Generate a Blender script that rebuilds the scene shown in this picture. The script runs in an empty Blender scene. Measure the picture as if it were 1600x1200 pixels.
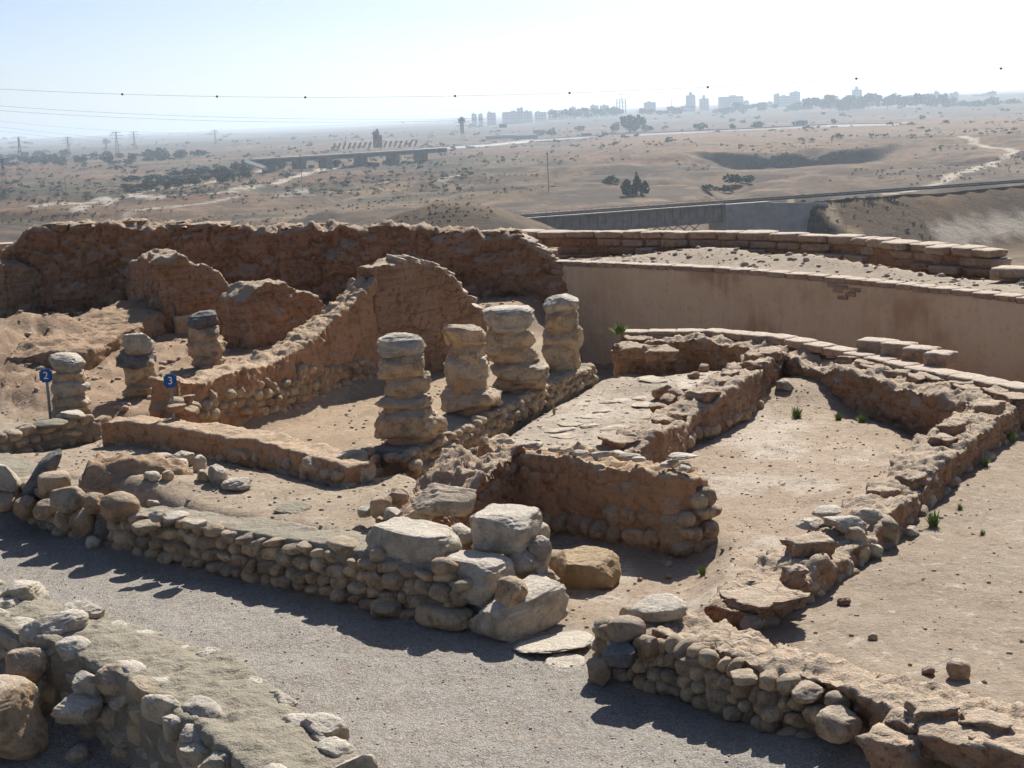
import bpy, bmesh, math, random
import numpy as np
from mathutils import Vector, Matrix

random.seed(7); rng = np.random.default_rng(7)
sc = bpy.context.scene
R = math.radians
COL = sc.collection

# ------------------------------------------------------------------ camera, sky, sun
F_PX, Y_HOR, EYE, ROLL = 2400.0, 183.0, 5.0, R(2.5)      # photo is 1600 x 1200
PITCH = math.atan((600 - Y_HOR) / F_PX)
cam = bpy.data.objects.new('camera', bpy.data.cameras.new('camera'))
COL.objects.link(cam)
cam.data.sensor_width = 36; cam.data.lens = 36 * F_PX / 1600
cam.data.clip_start = 0.1; cam.data.clip_end = 80000
cam.matrix_world = (Matrix.Translation((0, 0, EYE)) @ Matrix.Rotation(R(90) - PITCH, 4, 'X')
                    @ Matrix.Rotation(-ROLL, 4, 'Z'))
sc.camera = cam
SUN_EL, SUN_AZ = R(41), math.atan2(0.32, 1.0)             # azimuth measured from +Y towards +X
world = bpy.data.worlds.new('World'); sc.world = world; world.use_nodes = True
wn = world.node_tree
sky = wn.nodes.new('ShaderNodeTexSky'); sky.sky_type = 'NISHITA'; sky.sun_disc = False
sky.sun_elevation = SUN_EL; sky.sun_rotation = SUN_AZ; sky.air_density = 0.55; sky.dust_density = 0.9; sky.ozone_density = 2.5
wn.links.new(sky.outputs[0], wn.nodes['Background'].inputs[0]); wn.nodes['Background'].inputs[1].default_value = 0.075
sun = bpy.data.objects.new('sun', bpy.data.lights.new('sun', 'SUN')); COL.objects.link(sun)
sun.data.energy = 5.0; sun.data.angle = R(0.5); sun.data.color = (1.0, 0.95, 0.87)
sdir = Vector((math.sin(SUN_AZ) * math.cos(SUN_EL), math.cos(SUN_AZ) * math.cos(SUN_EL), math.sin(SUN_EL)))
sun.rotation_euler = sdir.to_track_quat('Z', 'Y').to_euler(); sun.location = (0, 30, 60)
sc.view_settings.view_transform = 'Standard'; sc.view_settings.look = 'None'
sc.view_settings.exposure = 0.60; sc.view_settings.gamma = 1
sc.render.engine = 'CYCLES'
HAZE = 0.00015                                             # extinction per metre of the dusty air over the plain
sc.cycles.max_bounces = 7; sc.cycles.diffuse_bounces = 5; sc.cycles.glossy_bounces = 2; sc.cycles.volume_bounces = 0
sc.cycles.transparent_max_bounces = 8; sc.cycles.use_denoising = True
sc.cycles.use_adaptive_sampling = True; sc.cycles.adaptive_threshold = 0.02

# ------------------------------------------------------------------ survey helpers (photo measurements -> plan positions)
_c, _s, _cr, _sr = math.cos(PITCH), math.sin(PITCH), math.cos(ROLL), math.sin(ROLL)
def at(u, v, z):
    a, b = u - 800, 600 - v
    x, y = (a * _cr + b * _sr) / F_PX, (-a * _sr + b * _cr) / F_PX
    d = Vector((x, _c + y * _s, -_s + y * _c)); t = (z - EYE) / d.z
    return Vector((d.x * t, d.y * t, z))
def atd(u, v, dist):                                       # same, at a known ground distance
    a, b = u - 800, 600 - v
    x, y = (a * _cr + b * _sr) / F_PX, (-a * _sr + b * _cr) / F_PX
    d = Vector((x, _c + y * _s, -_s + y * _c)); t = dist / d.y
    return Vector((d.x * t, dist, EYE + d.z * t))
def proj(x, y, z):
    z -= EYE; dep = y * _c - z * _s; up = y * _s + z * _c
    X, Y = F_PX * x / dep, F_PX * up / dep
    return 800 + X * _cr - Y * _sr, 600 - X * _sr - Y * _cr, dep
def Zv(x, y, v):                                           # height whose image row is v, over plan point (x, y)
    lo, hi = -60.0, EYE + 60
    for _ in range(50):
        m = (lo + hi) / 2
        if proj(x, y, m)[1] > v: lo = m
        else: hi = m
    return lo
def interp(tab, x):
    return float(np.interp(x, [t[0] for t in tab], [t[1] for t in tab]))

# ------------------------------------------------------------------ noise
def _h(ix, iy, iz, s):
    n = (ix.astype(np.uint32) * np.uint32(374761393) + iy.astype(np.uint32) * np.uint32(668265263)
         + iz.astype(np.uint32) * np.uint32(2246822519) + np.uint32(s * 974711 + 17))
    n = (n ^ (n >> np.uint32(13))) * np.uint32(1274126177)
    n = (n ^ (n >> np.uint32(15))) * np.uint32(2654435761)
    return ((n ^ (n >> np.uint32(16))) & np.uint32(0xFFFFFF)).astype(np.float32) / np.float32(0xFFFFFF)
def vnoise(p, s=0):                                        # value noise, -1..1
    p = np.asarray(p, dtype=np.float64); f = np.floor(p); i = f.astype(np.int64); t = (p - f).astype(np.float32)
    t = t * t * t * (t * (t * 6 - 15) + 10)
    x, y, z = i[:, 0], i[:, 1], i[:, 2]; tx, ty, tz = t[:, 0], t[:, 1], t[:, 2]
    def L(a, b, w): return a + (b - a) * w
    r = L(L(L(_h(x, y, z, s), _h(x + 1, y, z, s), tx), L(_h(x, y + 1, z, s), _h(x + 1, y + 1, z, s), tx), ty),
          L(L(_h(x, y, z + 1, s), _h(x + 1, y, z + 1, s), tx), L(_h(x, y + 1, z + 1, s), _h(x + 1, y + 1, z + 1, s), tx), ty), tz)
    return r * 2 - 1
def fbm(p, o=4, s=0, g=0.5):
    p = np.asarray(p, dtype=np.float64); a, t, n = 1.0, 0.0, np.zeros(len(p), np.float32)
    for k in range(o):
        n += a * vnoise(p * 2.03 ** k + 31.7 * k, s + k); t += a; a *= g
    return n / t
def sstep(a, b, x):
    t = np.clip((x - a) / (b - a), 0, 1); return t * t * (3 - 2 * t)
def xy0(x, y, k=1.0): return np.stack([x * k, y * k, np.zeros_like(x)], 1)

# ------------------------------------------------------------------ object helpers
def tag(o, label=None, cat=None, group=None, kind=None):
    if label: o['label'] = label
    if cat: o['category'] = cat
    if group: o['group'] = group
    if kind: o['kind'] = kind
    return o
def empty(name, loc, label, cat, group=None):
    o = bpy.data.objects.new(name, None); COL.objects.link(o); o.location = loc
    o.empty_display_size = 0.2
    return tag(o, label, cat, group)
def put(name, me, parent=None, loc=None, rot=None, scale=None, mat=None):
    o = bpy.data.objects.new(name, me); COL.objects.link(o)
    if mat is not None and not len(me.materials): me.materials.append(mat)
    if loc is not None: o.location = Vector(loc)
    if rot is not None: o.rotation_euler = rot
    if scale is not None: o.scale = scale
    if parent is not None:
        o.parent = parent
        if loc is None: loc = Vector((0, 0, 0))
        o.location = Vector(loc) - wloc(parent)
    return o
def wloc(o):
    v = Vector(o.location)
    while o.parent: o = o.parent; v += Vector(o.location)
    return v
def mesh(name, verts, faces, mat=None, smooth=True):
    me = bpy.data.meshes.new(name); me.from_pydata([tuple(v) for v in verts], [], [tuple(f) for f in faces])
    if mat is not None: me.materials.append(mat)
    if smooth: me.polygons.foreach_set('use_smooth', [True] * len(me.polygons))
    me.update(); return me
def bmesh_to(name, bm, mat=None, smooth=False):
    me = bpy.data.meshes.new(name); bm.to_mesh(me); bm.free()
    if mat is not None: me.materials.append(mat)
    if smooth: me.polygons.foreach_set('use_smooth', [True] * len(me.polygons))
    return me
def add_box(bm, c, s, rz=0.0, M=None):
    m = Matrix.Translation(c) @ Matrix.Rotation(rz, 4, 'Z') @ Matrix.Diagonal((s[0], s[1], s[2], 1))
    if M is not None: m = M @ m
    bmesh.ops.create_cube(bm, size=1, matrix=m)
def add_bar(bm, a, b, w, n=4):
    a, b = Vector(a), Vector(b); d = b - a
    if d.length < 1e-6: return
    q = d.to_track_quat('Z', 'Y').to_matrix().to_4x4()
    bmesh.ops.create_cone(bm, cap_ends=True, segments=n, radius1=w / 2, radius2=w / 2, depth=d.length, matrix=Matrix.Translation((a + b) / 2) @ q)
def co_get(me):
    a = np.empty(len(me.vertices) * 3, np.float32); me.vertices.foreach_get('co', a); return a.reshape(-1, 3).astype(np.float64)
def co_set(me, a): me.vertices.foreach_set('co', np.asarray(a, np.float32).ravel()); me.update()
def no_get(me):
    a = np.empty(len(me.vertices) * 3, np.float32); me.vertex_normals.foreach_get('vector', a); return a.reshape(-1, 3).astype(np.float64)
def attr(me, name, vals):
    at_ = me.attributes.new(name, 'FLOAT', 'POINT'); at_.data.foreach_set('value', np.asarray(vals, np.float32))
def attrc(me, name, vals):
    at_ = me.attributes.new(name, 'FLOAT_COLOR', 'POINT'); v = np.ones((len(vals), 4), np.float32); v[:, :3] = vals
    at_.data.foreach_set('color', v.ravel())

# ------------------------------------------------------------------ materials
class NT:
    def __init__(s, name):
        s.m = bpy.data.materials.new(name); s.m.use_nodes = True; s.t = s.m.node_tree; s.b = s.t.nodes['Principled BSDF']
        s.b.inputs['Roughness'].default_value = 0.92; s.b.inputs['Specular IOR Level'].default_value = 0.15
    def n(s, typ, **kw):
        o = s.t.nodes.new('ShaderNode' + typ)
        for k, v in kw.items():
            if k in o.inputs: s.set(o.inputs[k], v)
            else: setattr(o, k, v)
        return o
    def set(s, sock, v):
        if isinstance(v, bpy.types.NodeSocket): s.t.links.new(v, sock)
        else: sock.default_value = v
    def noise(s, vec, sc_, det=4, rough=0.55, dist=0.0):
        o = s.n('TexNoise', Scale=sc_, Detail=det, Roughness=rough, Distortion=dist); s.t.links.new(vec, o.inputs['Vector']); return o.outputs['Fac']
    def voro(s, vec, sc_, feat='F1', out='Distance'):
        o = s.n('TexVoronoi', feature=feat, Scale=sc_); s.t.links.new(vec, o.inputs['Vector']); return o.outputs[out]
    def ramp(s, fac, lo, hi, a=0.0, b=1.0):
        o = s.n('MapRange', clamp=True, interpolation_type='SMOOTHSTEP'); s.set(o.inputs['Value'], fac)
        for k, v in (('From Min', lo), ('From Max', hi), ('To Min', a), ('To Max', b)): o.inputs[k].default_value = v
        return o.outputs[0]
    def mix(s, fac, a, b, mode='MIX'):
        o = s.n('Mix', data_type='RGBA', blend_type=mode)
        for k, v in ((0, fac), (6, a), (7, b)):
            if isinstance(v, tuple) and len(v) == 3: v = v + (1,)
            s.set(o.inputs[k], v)
        return o.outputs[2]
    def math(s, op, a, b=0.0):
        o = s.n('Math', operation=op); s.set(o.inputs[0], a); s.set(o.inputs[1], b); return o.outputs[0]
    def bump(s, h, strength, dist, prev=None):
        o = s.n('Bump', Strength=strength, Distance=dist); s.set(o.inputs['Height'], h)
        if prev is not None: s.t.links.new(prev, o.inputs['Normal'])
        return o.outputs[0]
    def vec(s, scale=(1, 1, 1), obj=False):
        if obj:
            tc = s.n('TexCoord').outputs['Object']; oi = s.n('ObjectInfo').outputs['Random']
            a = s.n('VectorMath', operation='ADD'); s.t.links.new(tc, a.inputs[0])
            cb = s.n('CombineXYZ', X=s.math('MULTIPLY', oi, 37.0), Y=s.math('MULTIPLY', oi, 91.0), Z=s.math('MULTIPLY', oi, 13.0)); s.t.links.new(cb.outputs[0], a.inputs[1])
            src = a.outputs[0]
        else: src = s.n('NewGeometry').outputs['Position']
        m = s.n('Mapping'); s.t.links.new(src, m.inputs['Vector']); m.inputs['Scale'].default_value = scale
        return m.outputs[0]
    def upness(s, lo=0.35, hi=0.9):
        g = s.n('NewGeometry').outputs['Normal']; sp = s.n('SeparateXYZ'); s.t.links.new(g, sp.inputs[0]); return s.ramp(sp.outputs[2], lo, hi)
    def done(s, col, normal=None):
        s.set(s.b.inputs['Base Color'], col if not (isinstance(col, tuple) and len(col) == 3) else col + (1,))
        if normal is not None: s.t.links.new(normal, s.b.inputs['Normal'])
        return s.m

def mat_mud(name, c1, c2, dust, dark, strata=0.5, cracks=0.5):
    t = NT(name); p = t.vec(); pz = t.vec((0.7, 0.7, 7.0))
    n1 = t.noise(p, 1.3, 5, 0.6); n2 = t.noise(p, 9, 5, 0.65); n3 = t.noise(pz, 1.6, 4, 0.6, 0.4); n4 = t.noise(p, 55, 3, 0.6)
    col = t.mix(t.ramp(n1, 0.38, 0.64), c1, c2)
    col = t.mix(t.math('MULTIPLY', t.ramp(n3, 0.45, 0.68), strata), col, dark)
    col = t.mix(t.math('MULTIPLY', t.ramp(n2, 0.5, 0.66), 0.7), col, dark); hl = t.noise(p, 4.3, 6, 0.7, 0.8); col = t.mix(t.math('MULTIPLY', t.ramp(hl, 0.60, 0.68), strata), col, (dark[0] * .5, dark[1] * .5, dark[2] * .5))
    drip = t.noise(t.vec((3.5, 3.5, 0.35)), 2.2, 4, 0.6)
    col = t.mix(t.math('MULTIPLY', t.ramp(drip, 0.52, 0.75), 0.35), col, dust)
    up = t.math('MULTIPLY', t.upness(0.2, 0.72), t.ramp(n2, 0.25, 0.6, 0.6, 1.0))
    col = t.mix(up, col, dust)
    col = t.mix(t.ramp(n4, 0.35, 0.7, 0.0, 0.35), col, dark)
    vo = t.voro(p, 3.2, 'DISTANCE_TO_EDGE'); cr = t.ramp(vo, 0.0, 0.035, 0, 1)
    ck = t.math('MULTIPLY', t.math('SUBTRACT', 1.0, cr), t.ramp(t.noise(p, 0.9, 2), 0.52, 0.62))
    col = t.mix(t.math('MULTIPLY', ck, cracks), col, (dark[0] * 0.4, dark[1] * 0.4, dark[2] * 0.4))
    b = t.bump(n2, 0.7, 0.07); b = t.bump(t.math('MULTIPLY', t.ramp(hl, 0.55, 0.7), -1.0), 0.6 * strata, 0.10, b); b = t.bump(n4, 0.6, 0.02, b); b = t.bump(t.noise(p, 160, 2), 0.4, 0.008, b); b = t.bump(t.math('MULTIPLY', ck, -1.0), cracks, 0.03, b)
    return t.done(col, b)
def mat_stone(name, cols, dark, dust, pit=0.4, rnd=1.0):
    t = NT(name); p = t.vec(obj=True); w = t.vec(); r = t.n('ObjectInfo').outputs['Random']
    cr = t.n('ValToRGB'); t.t.links.new(r, cr.inputs[0]); e = cr.color_ramp
    while len(e.elements) < len(cols): e.elements.new(0.5)
    for k, c in enumerate(cols): e.elements[k].position = k / max(1, len(cols) - 1); e.elements[k].color = c + (1,)
    n1 = t.noise(w, 6, 5, 0.65); n2 = t.noise(w, 28, 5, 0.7); n3 = t.noise(w, 110, 3, 0.6)
    col = t.mix(t.math('MULTIPLY', t.ramp(n1, 0.42, 0.66), 0.75), cr.outputs[0], dark)
    n5 = t.noise(w, 14, 6, 0.75, 0.6); col = t.mix(t.math('MULTIPLY', t.ramp(n5, 0.54, 0.66), 0.6), col, dark)
    col = t.mix(t.math('MULTIPLY', t.upness(0.35, 0.95), t.ramp(n2, 0.3, 0.65, 0.2, 0.85)), col, dust)
    col = t.mix(t.math('MULTIPLY', t.ramp(n2, 0.55, 0.72), pit), col, (dark[0] * 0.6, dark[1] * 0.6, dark[2] * 0.6))
    b = t.bump(n1, 0.6, 0.10); b = t.bump(n5, 0.7, 0.06, b); b = t.bump(n2, 0.7, 0.03, b); b = t.bump(n3, 0.4, 0.008, b)
    return t.done(col, b)
def mat_plain(name, c, var=0.25, scale=4.0, bump=0.3, rough=0.9, dist=0.02):
    t = NT(name); p = t.vec(); n = t.noise(p, scale, 5, 0.6); n2 = t.noise(p, scale * 8, 3)
    d = tuple(x * (1 - var) for x in c); l = tuple(min(1, x * (1 + var)) for x in c)
    col = t.mix(t.ramp(n, 0.3, 0.7), d, l); col = t.mix(t.ramp(n2, 0.4, 0.75, 0, 0.4), col, d)
    t.b.inputs['Roughness'].default_value = rough
    return t.done(col, t.bump(n2, bump, dist, t.bump(n, bump, dist * 3)))

MUD = mat_mud('mudbrick', (0.383, 0.228, 0.132), (0.463, 0.290, 0.181), (0.50, 0.41, 0.31), (0.16, 0.082, 0.042))
MUDR = mat_mud('red_mudbrick', (0.373, 0.206, 0.115), (0.457, 0.275, 0.160), (0.47, 0.37, 0.275), (0.13, 0.06, 0.033), 0.3)
def mat_plaster(name, c1, c2, red, pale):
    t = NT(name); p = t.vec(); n1 = t.noise(p, .55, 5, .65, .4); n2 = t.noise(p, 7, 5, .7); st = t.noise(t.vec((2.6, 2.6, .22)), 2.0, 5, .7, .3); n4 = t.noise(p, 60, 3)
    col = t.mix(t.ramp(n1, .35, .6), c1, c2); col = t.mix(t.math('MULTIPLY', t.ramp(t.noise(p, .42, 4, .6), .56, .68), .6), col, red); col = t.mix(t.math('MULTIPLY', t.ramp(st, .5, .68), .5), col, pale); col = t.mix(t.math('MULTIPLY', t.ramp(t.noise(t.vec((3.2, 3.2, .3)), 2.4, 5, .7), .56, .7), .4), col, red); col = t.mix(t.math('MULTIPLY', t.ramp(n2, .52, .7), .3), col, red)
    return t.done(col, t.bump(n4, .4, .01, t.bump(n2, .35, .03)))
PLASTW = mat_plaster('wall_plaster', (.61, .44, .28), (.68, .52, .345), (.38, .215, .12), (.70, .57, .41))
PLAST = mat_mud('mud_plaster', (0.560, 0.381, 0.229), (0.628, 0.442, 0.277), (0.58, 0.46, 0.34), (0.30, 0.185, 0.11), 0.2, 0.12)
EARTH = mat_mud('bank_earth', (.38, .25, .15), (.43, .295, .185), (.40, .285, .19), (.18, .10, .055), .4, .2)
ORANGE = mat_mud('orange_plaster', (0.493, 0.275, 0.147), (0.551, 0.324, 0.186), (0.52, 0.40, 0.28), (0.22, 0.12, 0.06), 0.3, 0.3)
BRICK = mat_mud('pale_brick', (0.449, 0.303, 0.199), (0.527, 0.385, 0.266), (0.62, 0.53, 0.43), (0.20, 0.12, 0.08), 0.3, 0.2)
CAPM = mat_mud('lime_capping', (0.275, 0.245, 0.185), (0.33, 0.295, 0.225), (0.32, 0.287, 0.222), (0.22, 0.175, 0.13), 0.2, 0.15)
MORT = mat_mud('mortar', (0.503, 0.336, 0.181), (0.548, 0.392, 0.234), (0.48, 0.39, 0.29), (0.28, 0.19, 0.11), 0.2, 0.1)
COBB = mat_stone('river_cobble', [(0.444, 0.299, 0.178), (0.674, 0.471, 0.287), (0.567, 0.428, 0.287), (0.700, 0.556, 0.325), (0.391, 0.291, 0.209), (0.700, 0.539, 0.363), (0.604, 0.410, 0.232)], (0.240, 0.163, 0.105), (0.50, 0.43, 0.345), 0.35)
LIME = mat_stone('pale_limestone', [(0.572, 0.480, 0.352), (0.638, 0.550, 0.425), (0.594, 0.480, 0.341)], (0.34, 0.27, 0.19), (0.74, 0.68, 0.59), 0.35)
DRUM = mat_stone('pillar_stone', [(0.658, 0.468, 0.282), (0.700, 0.518, 0.321), (0.598, 0.461, 0.315)], (0.294, 0.196, 0.117), (0.56, 0.50, 0.425), 0.55)
GREY = mat_stone('grey_stone', [(0.20, 0.185, 0.17), (0.24, 0.22, 0.20)], (0.10, 0.09, 0.085), (0.36, 0.335, 0.31), 0.5)
YELL = mat_stone('yellow_boulder', [(0.50, 0.35, 0.185), (0.50, 0.35, 0.185)], (0.36, 0.24, 0.12), (0.52, 0.42, 0.29), 0.15)

# ------------------------------------------------------------------ site plan: floor levels
def offs(line, d):                                         # offset a polyline to its left by d
    L = [Vector(p[:2]) for p in line]; out = []
    for i, p in enumerate(L):
        a = L[max(0, i - 1)]; b = L[min(len(L) - 1, i + 1)]; t = (b - a).normalized(); n = Vector((-t.y, t.x)); out.append(p + n * d)
    return out
FRONT = [(-9.6, 23.4), (-7.05, 20.38), (-5.42, 18.52), (-2.31, 16.0), (-0.3, 14.29)]          # street face of the front wall
def P2(u, v, z): p = at(u, v, z); return (p.x, p.y)
def sd_poly(x, y, poly):
    n = len(poly); d = np.full(x.shape, 1e9); ins = np.zeros(x.shape, bool)
    for i in range(n):
        ax, ay = poly[i][:2]; bx, by = poly[(i + 1) % n][:2]
        ex, ey = bx - ax, by - ay; wx, wy = x - ax, y - ay
        t = np.clip((wx * ex + wy * ey) / (ex * ex + ey * ey + 1e-9), 0, 1)
        d = np.minimum(d, (wx - ex * t) ** 2 + (wy - ey * t) ** 2)
        if by != ay:
            c = ((ay > y) != (by > y)) & (x < (bx - ax) * (y - ay) / (by - ay) + ax); ins ^= c
    d = np.sqrt(d); return np.where(ins, d, -d)
def sd_line(x, y, line):
    d = np.full(x.shape, 1e9)
    for i in range(len(line) - 1):
        ax, ay = line[i][:2]; bx, by = line[i + 1][:2]; ex, ey = bx - ax, by - ay; wx, wy = x - ax, y - ay
        t = np.clip((wx * ex + wy * ey) / (ex * ex + ey * ey + 1e-9), 0, 1)
        d = np.minimum(d, (wx - ex * t) ** 2 + (wy - ey * t) ** 2)
    return np.sqrt(d)
W9C = P2(790, 680, 1.05); W9E = P2(1085, 722, 1.05); W9A = P2(660, 775, 0.85)
W8F = P2(955, 690, 0.85); W8B = P2(1205, 540, 0.9)
STY0, STY1 = Vector((-1.62, 19.85)), Vector((1.15, 26.5))   # line of the four pillars
W3F, W3B = Vector((-4.95, 22.4)), Vector((-2.4, 28.2))
W5L = [(0.9, 37.3), (2.2, 36.3), (4.5, 34.6), (6.9, 32.3), (9.6, 28.4), (11.4, 25.6), (13, 22)]
W7L = [P2(965, 522, 0.9), P2(1100, 522, 0.9), P2(1200, 533, 0.9), P2(1300, 552, 0.88), P2(1400, 575, 0.85), P2(1500, 596, 0.85), P2(1620, 622, 0.85)]
W10L = [P2(1165, 925, 0.62), P2(1235, 872, 0.68), P2(1320, 815, 0.72), P2(1400, 745, 0.78), P2(1475, 680, 0.82), P2(1560, 622, 0.85)]
W11L = [(0.66, 13.3), (1.92, 11.75), (3.0, 10.6), (4.3, 9.2), (5.4, 8.0)]
REG = [
    ([(1.05, 13.75), (2.32, 12.2), (5.9, 8.4), (14, 8), (14, 26), W7L[6], W10L[5], W10L[3], W10L[0], (1.45, 14.0)], 0.36, 0.25),   # right yard
    ([(0.35, 14.9), (0.7, 14.2), (1.5, 14.1), W10L[0], W10L[2], W10L[4], W7L[4], W7L[2], W8B, W8F, W9E, W9C, W9A], 0.22, 0.5),    # right room and porch
    ([(0.1, 14.5), (0.8, 13.6), (1.5, 13.7), (1.9, 15.2), (2.25, 16.5), W9E, W9C, W9A], 0.0, 0.25),                                 # porch
    ([W9C, W9E, W8F, W8B, W7L[0], (1.4, 26.5), (-1.2, 19.6), (-0.9, 19.0)], 0.42, 0.3),                                             # pillared hall
    ([(-1.4, 19.0), (1.3, 27.3), (-0.6, 33), (-4.9, 22.3), (-2.2, 18.9)], 0.22, 0.4),                                              # left aisle
    ([p for p in offs(FRONT, 0.3)] + [W9A, (-0.9, 18.6), (-1.35, 19.6), (-2.3, 19.0), (-5.9, 23.0), (-9, 26)], 0.58, 0.3),        # terrace behind front wall
    ([(-20, 30), (-9, 25.6), (-5.9, 22.9), (-5.0, 22.4), W3B, (-0.6, 32.5), (1.2, 37.0), (-13, 37.5), (-20, 36)], 0.78, 0.4),      # left quarter
    ([(1.3, 28.8), W7L[2], W7L[4], W7L[6], (13.2, 22.2)] + offs(W5L, 0.2)[::-1][1:], -1.0, 0.3),                                                 # lane before the plaster wall
    ([*offs(W5L, 0.42), (14, 24), (12, 31), (9.9, 32.3), (5.9, 38.6), (0.35, 42.6)], 1.22, 0.2),                                              # fill between casemate walls
]
def site_z(x, y):
    p = xy0(x, y); z = np.zeros(x.shape)
    for poly, zr, w in REG:
        k = sstep(-w, w, sd_poly(x, y, poly)); z = z * (1 - k) + zr * k
    # doorway ramp, earth heaps, banks
    def heap(u, v, z0, r, h, rx=1.0):
        c = at(u, v, z0); d = np.hypot((x - c.x) / rx, y - c.y) / r; return h * np.exp(-d * d * 2.2)
    z = z + heap(190, 745, 0.8, 0.8, 0.14, 1.3) + heap(300, 740, 0.75, 0.9, 0.10, 1.6) - heap(60, 705, 0.4, 1.0, 0.18, 1.6) - heap(1420, 630, .3, 1.3, .2, 1.2) - heap(1000, 575, .4, 1.2, .2, 1.4)
    z = z + heap(60, 520, 1.2, 2.2, 0.55, 1.3) + heap(150, 490, 1.2, 1.6, 0.40, 1.2) + heap(-60, 560, 1.0, 3, 0.5)
    z = z + heap(1250, 585, 0.6, 1.6, 0.30, 1.1) + heap(1010, 600, 0.5, 1.0, 0.16) + heap(1100, 615, 0.5, 0.8, 0.2)
    z = z + heap(1330, 400, 1.4, 2.2, 0.35, 1.5) + heap(1470, 405, 1.4, 2.0, 0.35) + heap(1120, 395, 1.4, 2.2, 0.3, 1.5)
    z = z + heap(1330, 1070, 0.6, 0.9, 0.12, 1.5)
    z = z - 0.55 * np.exp(-(np.hypot(x + 3.5, y - 11.5) / 1.2) ** 2) - 0.3 * np.exp(-(np.hypot(x + 4.6, y - 10.5) / 1.6) ** 2)          # sunken corner at lower left
    z = z + 0.05 * fbm(p * 0.6, 3, 5) + 0.022 * fbm(p * 3.1, 4, 9) + 0.010 * fbm(p * 14, 3, 12)
    left = sstep(-4.0, -8.5, x) * sstep(23, 26, y)
    z = z + left * (0.20 * fbm(p * 1.4, 4, 21) + 0.10 * (0.5 - np.abs(fbm(p * 2.6, 4, 23))) + 0.05 * fbm(p * 7, 3, 24) + 0.13 * np.floor(fbm(p * 2.2, 4, 27) * 4) / 4)
    return z
def rail_line(t): return Vector((9.4, 315.0)).lerp(Vector((122.0, 362.0)), t)
def terr_z(x, y):
    p = xy0(x, y)
    z = -27 + 3.2 * fbm(p / 420, 3, 40) + 1.4 * fbm(p / 95, 4, 41) + 1.1 * (0.5 - np.abs(fbm(p / 34, 4, 42))) + 0.35 * fbm(p / 9, 3, 43)
    far = sstep(900, 3000, np.hypot(x, y))
    z = z + far * 2 * fbm(p / 900, 3, 44) + sstep(500, 2600, x + 0.25 * y - 300) * 9 * sstep(1000, 2600, y) + sstep(2200, 5000, y) * sstep(-1200, 900, x) * 22
    z = z + sstep(3500, 14000, np.hypot(x, y)) * (14 + 46 * (fbm(p / 5200, 4, 46) * 0.5 + 0.3))
    # right-hand fields stand on a low scarp
    z = z + 4.5 * sstep(-30, 30, (y - 935) + 22 * fbm(p / 120, 3, 47) - 0.25 * (x - 180)) * sstep(60, 130, x)
    bank = (y - 930) - 0.10 * (x - 185) ** 2 / 9
    z = np.where((np.abs(x - 185) < 120), z - 8.0 * sstep(3.2, -3.2, bank) * sstep(80, 35, np.abs(x - 185)) * sstep(760, 880, y), z)
    # gullies of the dry river
    g = np.abs(fbm(p / 150, 4, 50)); z = z - 4.5 * sstep(0.16, 0.0, g) * sstep(330, 430, y) * sstep(1500, 900, y)
    z = z + 2.2 * sstep(0.05, 0.5, fbm(p / 48, 3, 52)) * sstep(250, 400, y) * sstep(1500, 800, y)
    # stony knoll beyond the back wall
    z = z + 17.5 * np.exp(-(((x + 9) / 30) ** 2 + ((y - 268) / 50) ** 2)) + 2 * np.exp(-(((x + 60) / 60) ** 2 + ((y - 300) / 40) ** 2))
    # railway embankment
    a, b = rail_line(0), rail_line(1); d = (b - a).normalized(); s = (x - a.x) * d.x + (y - a.y) * d.y; q = np.abs(-(x - a.x) * d.y + (y - a.y) * d.x)
    emb = -16.2 - np.maximum(0, q - 3.2) * 0.55 + 0.5 * fbm(p / 9, 3, 54)
    z = np.where(s > 52, np.maximum(z, emb - 60 * sstep(60, 50, s)), z)
    z = np.where((s > -30) & (s < 48) & (q < 40), np.minimum(z, z - 3 * sstep(40, 10, q)), z)
    return z
def ground_z(x, y):
    x = np.asarray(x, float); y = np.asarray(y, float); z = np.empty(x.shape)
    # distance outside the settlement mound
    bx = np.maximum(np.maximum(-16 - x, x - 15), 0); by = np.maximum(np.maximum(y - (40.5 - 0.35 * np.maximum(x - 3, 0)), -6 - y), 0); d = np.hypot(bx, by)
    m = d < 1e-6; n = d > 150
    z[n] = terr_z(x[n], y[n]); k = ~n
    s = site_z(x[k], y[k]); t = terr_z(x[k], y[k]); w = sstep(0, 1, d[k] / 150.0) ** 0.75 if False else np.clip(d[k] / 75, 0, 1)
    w = w * w * (3 - 2 * w) * 0.75 + 0.25 * np.clip(d[k] / 75, 0, 1)
    z[k] = s * (1 - w) + t * w + 0.35 * fbm(xy0(x[k], y[k]) / 5, 3, 60) * sstep(0.5, 6, d[k])
    return z

# ------------------------------------------------------------------ ground sheet: fine near the ruins, reaching the horizon
ang = np.concatenate([np.linspace(-R(26), R(26), 436), np.linspace(R(28), R(332), 60)])
rad = np.concatenate([np.exp(np.arange(math.log(3.5), math.log(46), 0.0075)), np.exp(np.arange(math.log(46), math.log(860), 0.0105)), np.exp(np.arange(math.log(860), math.log(1010), 0.0028)), np.exp(np.arange(math.log(1010), math.log(2600), 0.0105)), np.exp(np.arange(math.log(2600), math.log(45000), 0.035))])
A, RR = np.meshgrid(ang, rad); gx = (np.sin(A) * RR).ravel(); gy = (np.cos(A) * RR).ravel()
gzv = ground_z(gx, gy)
na, nr = len(ang), len(rad); GZ = gzv.reshape(nr, na)
def zcols(a):                                              # heights along one bearing of the sheet
    j = int(np.clip(np.searchsorted(ang[:436], a) - 1, 0, 434)); f = (a - ang[j]) / (ang[j + 1] - ang[j]); return GZ[:, j] * (1 - f) + GZ[:, j + 1] * f
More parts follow.
